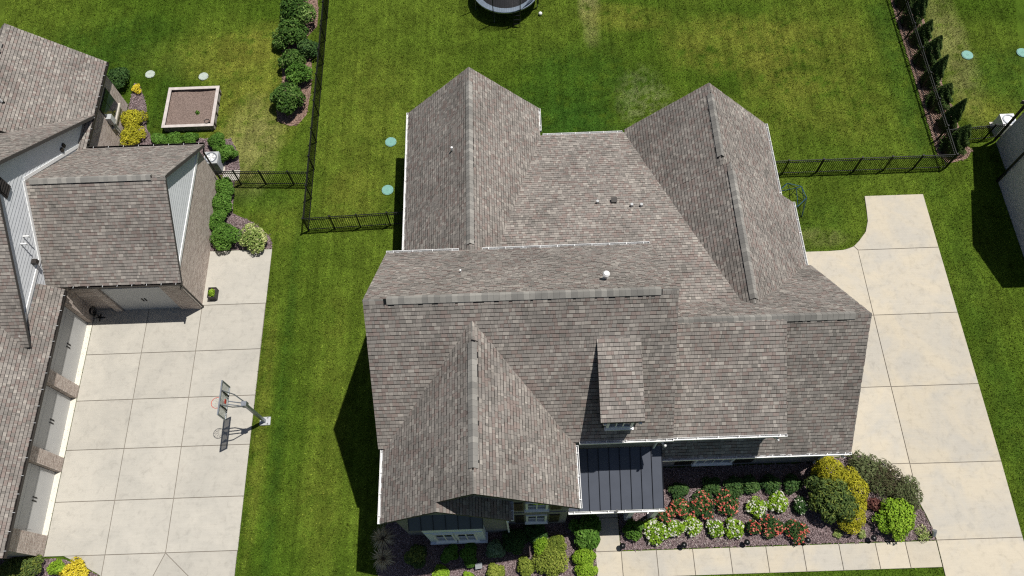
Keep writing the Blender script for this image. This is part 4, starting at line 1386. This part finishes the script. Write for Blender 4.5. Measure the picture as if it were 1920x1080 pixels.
lad.build('ladder', M['black'], t)
# ball on the lawn
me = bpy.data.meshes.new('ball')
import bmesh
bm = bmesh.new()
bmesh.ops.create_icosphere(bm, subdivisions=3, radius=0.11)
for v in bm.verts:
    d = v.co.normalized()
    if abs(d.x * d.y * d.z) < 0.012:
        v.co *= 0.985
bm.to_mesh(me)
bm.free()
me.materials.append(M['ball'])
o = link(bpy.data.objects.new('ball', me))
o.location = (1.9, 33.05, 0.11)
tag(o, 'white ball on the grass beside the trampoline', 'ball')

# climbing dome behind the right wing
t = thing('climbing_dome', 'small blue and black climbing frame of tubes behind the right wing', 'climbing frame', (13.55, 19.75, 0))
cx, cy = 13.72, 19.85
R1 = 0.95
top = (cx, cy, 1.6)
lows = [(cx + R1 * math.cos(a), cy + R1 * math.sin(a), 0.0) for a in np.linspace(0.2, 2 * math.pi + 0.2, 6, endpoint=False)]
mids = [(cx + R1 * 0.72 * math.cos(a), cy + R1 * 0.72 * math.sin(a), 1.0) for a in np.linspace(0.72, 2 * math.pi + 0.72, 6, endpoint=False)]
for k in range(6):
    for (a, b, mt) in ((lows[k], lows[(k + 1) % 6], 'black'), (lows[k], mids[k], 'blue_tube'), (lows[(k + 1) % 6], mids[k], 'black'), (mids[k], mids[(k + 1) % 6], 'blue_tube'), (mids[k], top, 'black' if k % 2 else 'blue_tube')):
        MB().tube(a, b, 0.017).build('tube', M[mt], t)

# path lights and spot lights
def path_light(x, y, lab):
    t = thing('path_light', lab, 'path light', (x, y, 0), 'black path lights along the front walk')
    MB().tube((x, y, 0), (x, y, 0.42), 0.014).build('stem', M['black'], t)
    MB().disc((x, y), 0.125, 0.42, 0.49, 18, 0.03).build('hood', M['black'], t)
    MB().disc((x, y), 0.035, 0.34, 0.419, 10).build('lens', M['plastic_grey'], t)


for (x, y, lab) in ((3.97, 3.70, 'black path light at the corner of porch path and front walk'), (6.50, 3.66, 'black path light below the pale white rose bushes'), (9.10, 3.68, 'black path light below the smallest of the lower red rose bushes'),
                    (11.60, 3.68, 'black path light just right of the lower red rose bushes'), (14.32, 3.68, 'black path light between golden mound and lime green bush')):
    path_light(x, y, lab)


def spot(x, y, lab, mt, d):
    t = thing('spot_light', lab, 'spot light', (x, y, 0), 'garden spot lights in the front beds')
    MB().tube((x, y, 0), (x, y, 0.22), 0.02).build('stake', M['black'], t)
    mb = MB().tube((x - d[0] * 0.1, y - d[1] * 0.1, 0.2), (x + d[0] * 0.1, y + d[1] * 0.1, 0.36), 0.07, 0.10, 10)
    mb.build('housing', M[mt], t)


spot(16.90, 3.80, 'small silver spot light at the tip of the front bed', 'steel', (0, 1))
q = G(898, 1063, 0.2)
t = thing('flood_light', 'square grey flood light on a bracket before the bay window', 'flood light', (q[0], q[1], 0))
MB().tube((q[0], q[1], 0), (q[0], q[1], 0.28), 0.02).build('stake', M['black'], t)
MB().extr([(q[0] - 0.14, q[1] - 0.1, 0.26), (q[0] + 0.14, q[1] - 0.06, 0.26), (q[0] + 0.14, q[1] + 0.12, 0.44), (q[0] - 0.14, q[1] + 0.08, 0.44)], (0, 0.05, -0.06)).build('housing', M['plastic_grey'], t)

# ------------------------------------------------------------------ plants
def sphere_dirs(n, zmin=-0.25):
    z = rng.uniform(zmin, 1, n)
    a = rng.uniform(0, 2 * math.pi, n)
    r = np.sqrt(1 - z * z)
    return np.stack([r * np.cos(a), r * np.sin(a), z], 1)


def leaf_quads(c, nrm, size, aspect, up_bias=0.0, fold=0.25):
    n = len(c)
    nrm = nrm + rng.normal(0, 0.55, (n, 3))
    nrm[:, 2] += up_bias
    nrm /= np.linalg.norm(nrm, axis=1)[:, None]
    t = rng.normal(0, 1, (n, 3))
    t -= nrm * np.sum(t * nrm, 1)[:, None]
    t /= np.linalg.norm(t, axis=1)[:, None]
    b = np.cross(nrm, t)
    s = size * rng.uniform(0.65, 1.25, n)[:, None]
    w_ = s * aspect
    V = np.stack([c - t * s, c - b * w_ + nrm * s * fold, c + t * s, c + b * w_ + nrm * s * fold], 1)
    return V.reshape(-1, 3)


def lumpy(d, k, amp):
    """bumpy radius factor for unit directions d"""
    L_ = sphere_dirs(k, -0.2)
    dots = d @ L_.T
    return 1 - amp + amp * 1.6 * np.max(np.clip((dots - 0.72) / 0.28, 0, 1) ** 0.7, axis=1)


def crown(rx, ry, h, n, size, aspect, amp=0.22, k=26, z0=0.05, shape='round', spike=0.0):
    d = sphere_dirs(n, -0.42)
    f = lumpy(d, k, amp) * (1 - 0.38 * rng.random(n) ** 2.2)
    p = d * f[:, None]
    hz = h / 2
    if shape == 'cone':
        zz = rng.random(n) ** 0.8
        a = rng.uniform(0, 2 * math.pi, n)
        prof = np.clip(1 - zz, 0, 1) ** 0.75 * (0.75 + 0.25 * np.minimum(1, zz / 0.08))
        rr = prof * (1 - 0.4 * rng.random(n) ** 2) * (0.85 + 0.3 * np.sin(a * 3 + zz * 9) ** 2)
        c = np.stack([rr * np.cos(a) * rx, rr * np.sin(a) * ry, z0 + zz * (h - z0)], 1)
        nr = np.stack([np.cos(a), np.sin(a), np.full(n, 0.5)], 1)
        crown.tint = 0.0
        return c, nr
    # several overlapping lobes make an uneven outline
    nl = max(3, int(rng.integers(4, 8)))
    lc = np.zeros((nl, 3))
    lr = np.zeros(nl)
    a0 = rng.uniform(0, 2 * math.pi)
    for i in range(nl):
        a_ = a0 + 2 * math.pi * i / (nl - 1) + rng.normal(0, 0.35)
        rad = 0.0 if i == 0 else rng.uniform(0.42, 0.72)
        lc[i] = (rad * math.cos(a_), rad * math.sin(a_), rng.uniform(-0.30, 0.05) if i else 0.12)
        lr[i] = rng.uniform(0.34, 0.58) if i else 0.68
    w_ = lr ** 2 / (lr ** 2).sum()
    li = rng.choice(nl, n, p=w_)
    q = lc[li] + p * lr[li][:, None] * np.array([1, 1, 1.05])
    q[:, 2] = np.clip(q[:, 2], -0.92, None)
    c = np.stack([q[:, 0] * rx, q[:, 1] * ry, z0 + hz + q[:, 2] * hz], 1)
    nr = d / np.array([rx, ry, hz])
    nr /= np.linalg.norm(nr, axis=1)[:, None]
    crown.tint = rng.normal(0, 0.16, nl)[li]
    return c, nr


def plant(name, label, cat, px, py, r_px, h, kind, group=None, n=None, size=0.045, aspect=0.5, amp=0.22, k=26, squash=1.0, flowers=None, shape='round', loc=None, rx=None):
    """px,py = surveyed centre of the crown; r_px its radius in survey pixels"""
    if loc is None:
        q = G(px, py, h * 0.55)
    else:
        q = np.array([*loc, 0])
    x, y = q[0], q[1]
    if rx is None:
        rx = 0.93 * r_px * np.linalg.norm(q - np.array([0, 0, CAM_H])) / F_PX
    ry = rx * squash
    n = int(1.7 * (n or int(520 + 2600 * rx * ry)))
    size = size * 1.12
    t = thing(name, label, cat, (x, y, 0), group)
    c, nr = crown(rx, ry, h, n, size, aspect, amp, k, shape=shape)
    c = c + np.array([x, y, 0])
    np_mesh('foliage', leaf_quads(c, nr, size, aspect, 0.35), 4, L[kind], t, np.clip(rng.normal(0.5, 0.24, n) + crown.tint, 0, 1))
    st = MB()
    m = 5 if shape != 'cone' else 1
    for i in range(m):
        a = 2 * math.pi * i / m + rng.random()
        rr = 0.55 * rx if m > 1 else 0
        st.tube((x + 0.04 * math.cos(a), y + 0.04 * math.sin(a), 0), (x + rr * math.cos(a), y + rr * math.sin(a), h * (0.72 if m > 1 else 0.9)), 0.022, 0.006, 5)
    st.build('stem', M['bark'], t)
    if flowers:
        fk, fn, fs = flowers
        top_ = np.nonzero((nr[:, 2] > 0.15) & (c[:, 2] > h * 0.35))[0]
        pick = rng.choice(top_, fn)
        d = nr[pick]
        cc = np.repeat(c[pick] - np.array([x, y, 0]) + d * 0.025, 4, 0) + rng.normal(0, fs * 0.55, (fn * 4, 3))
        nn = np.repeat(d, 4, 0)
        fo = np_mesh('flowers', leaf_quads(cc + np.array([x, y, 0]), nn, fs, 0.75, 0.8), 4, L[fk], t, np.repeat(rng.random(fn), 4))
        stuff(fo)
    return t


gL = 'laurel shrubs along the long fence'
for (px, py, r, h, sz, lab, kd) in ((553, 18, 34, 1.5, 0.085, 'large laurel shrub cut by the top edge, first of the fence row', 'laurel'), (546, 60, 30, 1.4, 0.085, 'pale-tipped laurel shrub second from the top edge in the fence row', 'laurel'),
                                    (575, 90, 20, 1.0, 0.075, 'small dark laurel shrub tucked closest to the long fence', 'dark'), (528, 78, 14, 0.9, 0.08, 'small laurel shrub bulging to the lawn side of the fence row', 'laurel'),
                                    (547, 112, 23, 1.2, 0.085, 'medium laurel shrub in the middle of the fence row', 'laurel'), (560, 137, 25, 1.2, 0.075, 'bright laurel shrub just behind the last one of the fence row', 'box'), (540, 182, 34, 1.5, 0.085, 'large round laurel shrub at the near end of the fence row', 'laurel')):
    plant('laurel_shrub', lab, 'shrub', px, py, r, h, kd, gL, size=sz, aspect=0.42, amp=0.3, n=int(r * 48))

gA = 'young arborvitae behind the right fence'
ords = ['nearest the house corner, at the short fence', 'second from the short fence', 'third from the short fence', 'fourth from the short fence', 'fifth from the short fence', 'sixth from the short fence', 'seventh from the short fence', 'farthest back at the top edge']
for i in range(8):
    yb = 22.9 + i * 1.42
    plant('arborvitae', 'young conical arborvitae ' + ords[i], 'tree', 0, 0, 0, 1.95 + 0.32 * math.sin(i * 2.3), 'arbor', gA, n=3000, size=0.065, aspect=0.35, shape='cone', loc=(22.78 + 0.08 * math.sin(i * 1.7), yb), rx=0.60 + 0.11 * math.cos(i * 2.9))

gB = 'clipped green bushes by the left garage'
for (px, py, r, h, lab) in ((425, 287, 20, 0.8, 'round boxwood right of the grey air conditioner'), (405, 266, 17, 0.7, 'round boxwood behind the grey air conditioner'), (297, 262, 15, 0.5, 'low boxwood leftmost below the raised garden bed'), (326, 262, 14, 0.45, 'low boxwood in the middle below the raised garden bed'),
                            (356, 260, 15, 0.5, 'low boxwood rightmost below the raised garden bed'), (421, 350, 21, 0.8, 'boxwood beside the brick gable wall just below the short fence'), (416, 381, 24, 0.85, 'wide boxwood second below the short fence at the brick gable wall'),
                            (408, 413, 19, 0.8, 'small boxwood pressed against the brick gable wall'), (423, 441, 29, 1.0, 'largest boxwood at the top of the left driveway')):
    plant('boxwood', lab, 'bush', px, py, r, h, 'box', gB, size=0.042, aspect=0.6, amp=0.24, n=int(r * 95))
plant('variegated_bush', 'pale variegated bush at the top right corner of the left driveway', 'bush', 476, 446, 27, 0.8, 'varieg', size=0.06, amp=0.3, n=1300)
plant('evergreen_bush', 'dark evergreen bush at the rear corner of the left house', 'bush', 223, 146, 23, 1.0, 'dark', size=0.05, n=1700)
plant('golden_bush', 'golden spreading bush farther back by the left brick wall', 'bush', 249, 222, 21, 0.6, 'gold', 'golden bushes by the left brick wall', size=0.07, aspect=0.25, amp=0.35, n=1200)
plant('golden_bush', 'golden spreading bush closest to the left garage roof', 'bush', 249, 252, 22, 0.6, 'gold', 'golden bushes by the left brick wall', size=0.07, aspect=0.25, amp=0.35, n=1200)
plant('yellow_plant', 'tiny yellow plant at the tip of the mulch by the left house', 'plant', 256, 167, 9, 0.3, 'yellow', size=0.05, n=300)
plant('evergreen_bush', 'broad dark green bush cut by the bottom left corner', 'bush', 40, 1066, 46, 0.9, 'spruce', size=0.05, aspect=0.3, n=3200, squash=0.55)
plant('lime_bush', 'small lime green bush beside the broad bush at bottom left', 'bush', 108, 1064, 14, 0.5, 'lime', size=0.045, n=600)
plant('yellow_bush', 'bright yellow bush in the bed tip at bottom left', 'bush', 143, 1074, 24, 0.5, 'yellow', size=0.06, aspect=0.3, amp=0.35, n=1000)

# front bed on the right
gR = 'red rose bushes in the front bed'
for (px, py, r, lab) in ((1249, 966, 15, 'red rose bush nearest the metal porch roof, leftmost of all'), (1274, 952, 19, 'orange red rose bush second from the porch in the upper row'), (1317, 949, 24, 'wide red rose bush third from the porch in the upper row'), (1366, 945, 22, 'red rose bush at the right end of the upper row'),
                         (1411, 989, 14, 'smallest red rose bush at the left of the lower row'), (1451, 988, 20, 'red rose bush in the middle of the lower red row'), (1490, 993, 19, 'red rose bush at the right of the lower red row')):
    plant('red_rose_bush', lab, 'rose bush', px, py, r, 0.55, 'dark', gR, size=0.05, aspect=0.5, amp=0.35, n=int(r * 34), flowers=('redflower', int(r * 3.4), 0.036))
gW = 'white rose bushes in the front bed'
for (px, py, r, lab) in ((1229, 995, 22, 'largest white rose bush, leftmost in the lower row'), (1267, 991, 18, 'white rose bush second from the left in the lower row'), (1300, 985, 17, 'white rose bush third from the left in the lower row'), (1342, 990, 17, 'white rose bush fourth from the left in the lower row'), (1377, 989, 18, 'white rose bush fifth from the left in the lower row'),
                         (1421, 951, 18, 'white rose bush leftmost of the three in the upper row'), (1461, 945, 19, 'white rose bush in the middle of the upper row'), (1500, 949, 16, 'leafy white rose bush half shaded by the big blue green conifer')):
    plant('white_rose_bush', lab, 'rose bush', px, py, r, 0.5, 'lime' if px < 1480 else 'dark', gW, size=0.05, amp=0.3, n=int(r * 34), flowers=('whiteflower', int(r * 3.4) if px < 1480 else 30, 0.036))
plant('green_bush', 'small leafy green bush beside the porch path', 'bush', 1186, 993, 20, 0.6, 'box', size=0.06, aspect=0.35, amp=0.3, n=800)
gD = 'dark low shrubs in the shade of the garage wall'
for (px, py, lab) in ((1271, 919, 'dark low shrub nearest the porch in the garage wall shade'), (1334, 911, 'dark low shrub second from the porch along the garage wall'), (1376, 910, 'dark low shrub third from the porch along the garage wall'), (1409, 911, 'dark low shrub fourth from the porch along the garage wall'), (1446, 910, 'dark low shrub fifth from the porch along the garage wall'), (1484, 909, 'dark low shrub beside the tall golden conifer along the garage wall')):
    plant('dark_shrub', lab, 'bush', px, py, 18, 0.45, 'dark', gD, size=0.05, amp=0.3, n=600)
plant('golden_conifer', 'tall golden conifer mound under the garage eave corner', 'bush', 1554, 884, 34, 1.5, 'gold', 'golden conifers round the blue green conifer', size=0.05, aspect=0.3, amp=0.2, n=3000)
plant('golden_conifer', 'golden conifer strip along the right of the blue green conifer', 'bush', 1600, 918, 31, 1.25, 'gold', 'golden conifers round the blue green conifer', size=0.05, aspect=0.3, amp=0.2, n=2000, squash=1.2)
plant('golden_conifer', 'golden conifer ball at the lower right of the blue green conifer', 'bush', 1598, 970, 30, 1.0, 'gold', 'golden conifers round the blue green conifer', size=0.05, aspect=0.3, amp=0.16, n=2300)
plant('spruce_bush', 'big dark blue green conifer bush among golden ones', 'bush', 1556, 933, 44, 1.45, 'spruce', size=0.085, aspect=0.26, amp=0.45, k=22, n=3000)
gJ = 'sprawling junipers at the driveway edge'
for (px, py, r, lab) in ((1621, 878, 27, 'sprawling juniper nearest the garage corner'), (1664, 898, 32, 'sprawling juniper in the middle at the driveway edge'), (1703, 927, 27, 'sprawling juniper overhanging the driveway slab')):
    plant('juniper', lab, 'bush', px, py, r, 0.65, 'juniper', gJ, size=0.085, aspect=0.2, amp=0.5, k=16, n=int(r * 34))
plant('maroon_shrub', 'small maroon shrub between lime bush and conifer', 'bush', 1638, 945, 14, 0.4, 'maroon', size=0.05, n=420)
plant('lime_bush', 'round lime green bush near the tip of the front bed', 'bush', 1680, 972, 36, 0.95, 'lime', size=0.055, aspect=0.5, amp=0.42, k=20, n=2000)
gT = 'tiny green tufts in the front bed'
for (px, py, r, lab) in ((1571, 1001, 7, 'tiny pale tuft below the big conifer'), (1616, 1002, 7, 'tiny pale tuft below the golden conifer ball'), (1730, 1001, 13, 'pale green tuft beside the silver spot light')):
    plant('tuft', lab, 'plant', px, py, r, 0.2, 'varieg', gT, size=0.06, aspect=0.2, n=160)

# petals dropped on the mulch below the rose bushes
n = 700
pc = np.array([G(x_, y_, 0.05)[:2] for x_, y_ in ((1229, 1008), (1267, 1004), (1300, 1000), (1342, 1004), (1377, 1003), (1421, 966), (1461, 960), (1245, 1012))])
c = pc[rng.integers(0, len(pc), n)] + rng.normal(0, 0.28, (n, 2))
c = c[(c[:, 1] > 3.65)]
n = len(c)
pt_ = stuff(np_mesh('petals', leaf_quads(np.column_stack([c, np.full(n, 0.085)]), np.tile([0, 0, 1.0], (n, 1)), 0.016, 0.7, 2.0, 0.1), 4, L['whiteflower'], None, rng.random(n)))
tag(pt_, 'fallen white petals scattered on the mulch below the rose bushes', 'petals')

# front bed on the left
for (name, lab, px, py, r, h, kd, sz) in (
    ('blue_spruce_bush', 'blue green dwarf bush leftmost in the shade before the bay', 783, 1040, 21, 0.7, 'spruce', 0.05), ('green_bush', 'small green bush second from left before the bay window', 843, 1038, 16, 0.55, 'box', 0.05), ('green_bush', 'round green bush third from left before the bay window', 879, 1040, 18, 0.6, 'box', 0.05),
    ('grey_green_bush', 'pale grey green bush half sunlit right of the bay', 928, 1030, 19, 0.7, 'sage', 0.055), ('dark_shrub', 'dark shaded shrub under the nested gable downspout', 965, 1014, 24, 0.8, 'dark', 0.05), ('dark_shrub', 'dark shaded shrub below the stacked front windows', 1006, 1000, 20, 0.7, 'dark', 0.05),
    ('lime_bush', 'narrow lime bush in front of the stacked front windows', 1013, 1021, 17, 0.7, 'lime', 0.045), ('olive_bush', 'olive yellow bush right of the narrow lime bush', 1042, 1019, 18, 0.65, 'olive', 0.045), ('leafy_shrub', 'big dark leafy shrub at the porch gutter end', 1098, 996, 29, 1.0, 'box', 0.08),
    ('olive_bush', 'small olive yellow bush at the front of the bay bed', 985, 1062, 18, 0.55, 'olive', 0.045), ('olive_bush', 'widest olive yellow bush at the bottom edge', 1035, 1052, 33, 0.7, 'olive', 0.045), ('lime_bush', 'clipped lime bush beside the porch path', 1097, 1044, 23, 0.65, 'lime', 0.04),
    ('lime_bush', 'clipped lime bush at the bottom edge beside the walk', 1099, 1072, 20, 0.6, 'lime', 0.04), ('olive_bush', 'round yellowish bush right of the square flood light', 928, 1072, 17, 0.5, 'olive', 0.045), ('lime_bush', 'bright lime bush at the bottom edge below the bay', 826, 1075, 15, 0.45, 'lime', 0.045),
    ('lime_bush', 'tiny lime bush at the bottom edge beside the square flood light', 878, 1080, 9, 0.3, 'lime', 0.04)):
    plant(name, lab, 'bush', px, py, r, h, kd, 'mixed bushes in the bay window bed', size=sz, aspect=0.42, amp=0.26, n=int(r * 78))


def tussock(label, x, y, r, h):
    t = thing('ornamental_grass', label, 'ornamental grass', (x, y, 0), 'dry ornamental grasses at the house corner')
    n = 190
    a = rng.uniform(0, 2 * math.pi, n)
    rr = rng.uniform(0.0, 0.12, n)
    b0 = np.stack([x + rr * np.cos(a), y + rr * np.sin(a), np.zeros(n)], 1)
    out = np.stack([np.cos(a), np.sin(a), np.zeros(n)], 1)
    side = np.stack([-np.sin(a), np.cos(a), np.zeros(n)], 1) * 0.008
    l = r * rng.uniform(0.5, 1.1, n)[:, None]
    hh = h * rng.uniform(0.6, 1.1, n)
    m = b0 + out * l * 0.45
    m[:, 2] = hh
    e = b0 + out * l
    e[:, 2] = hh * 0.55
    V = np.stack([np.stack([b0 - side, b0 + side, m + side, m - side], 1), np.stack([m - side, m + side, e + side * 0.2, e - side * 0.2], 1)], 1).reshape(-1, 3)
    np_mesh('blades', V, 4, L['straw'], t, np.repeat(rng.random(n), 2))
    MB().disc((x, y), 0.13, 0, 0.12, 10, 0.08).build('crown_base', M['bark'], t)


tussock('dry tan ornamental grass at the shaded house corner, farther from the walk', *G(716, 1008, 0.4)[:2], 0.48, 0.34)
tussock('dry tan ornamental grass at the shaded house corner, at the bottom edge', *G(716, 1046, 0.4)[:2], 0.48, 0.34)
plant('seedling', 'lone green seedling in the soil of the raised bed', 'plant', 0, 0, 0, 0.42, 'box', size=0.06, n=40, loc=(-16.9, 26.75), rx=0.13)
plant('lettuce', 'bright green lettuce growing in the black planter', 'plant', 0, 0, 0, 0.55, 'lime', size=0.07, aspect=0.7, n=150, loc=(-14.68, 15.95), rx=0.19)

# ------------------------------------------------------------------ grass
NOGRASS += [[(-4.85, 4.5), (1.62, 4.5), (1.62, 7), (12.6, 7), (12.6, 14.6), (12.5, 18), (12.1, 18), (12.1, 22.2), (1.15, 22.2), (1.15, 23.7), (-4.8, 23.7)],
            [(-30, 4.1), (-20.7, 4.1), (-20.7, 15.45), (-15.2, 15.45), (-15.2, 22.4), (-21, 22.4), (-21, 27.7), (-30, 27.7)],
            [(25.5, 5), (34, 5), (34, 23.1), (25.2, 23.1), (25.2, 20.7), (24.6, 20.7), (24.6, 15.8), (25.5, 15.8)]]
NB = 950000
gx, gy = rng.uniform(-31, 31, NB), rng.uniform(1.4, 36.5, NB)
# keep to what lies in or near the frame
k = (np.abs(gx) < 21.2 + gy * 0.24)
for poly in NOGRASS:
    P = np.array([q[:2] for q in poly])
    near = k & (gx > P[:, 0].min()) & (gx < P[:, 0].max()) & (gy > P[:, 1].min()) & (gy < P[:, 1].max())
    idx = np.nonzero(near)[0]
    if len(idx):
        k[idx[inside(P, gx[idx], gy[idx])]] = False
gx, gy = gx[k], gy[k]
n = len(gx)
a = rng.uniform(0, 2 * math.pi, n)
ln = rng.uniform(0.05, 0.125, n)
lean = rng.uniform(0.35, 1.25, n)
wd = rng.uniform(0.007, 0.020, n)
b0 = np.stack([gx, gy, np.zeros(n)], 1)
tip = b0 + np.stack([np.cos(a) * np.sin(lean), np.sin(a) * np.sin(lean), np.cos(lean)], 1) * ln[:, None]
a2 = a + math.pi / 2 + rng.normal(0, 0.4, n)
sd = np.stack([np.cos(a2), np.sin(a2), np.zeros(n)], 1) * wd[:, None]
V = np.stack([b0 - sd, b0 + sd, tip], 1).reshape(-1, 3)
r_ = rng.random(n)
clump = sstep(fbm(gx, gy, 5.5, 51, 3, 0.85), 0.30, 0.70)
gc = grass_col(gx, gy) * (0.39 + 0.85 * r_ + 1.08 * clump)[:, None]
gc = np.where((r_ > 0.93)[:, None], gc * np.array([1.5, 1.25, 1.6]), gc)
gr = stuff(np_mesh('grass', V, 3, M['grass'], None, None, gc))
tag(gr, 'short mown green grass of the lawns with yellowish patches', 'grass')
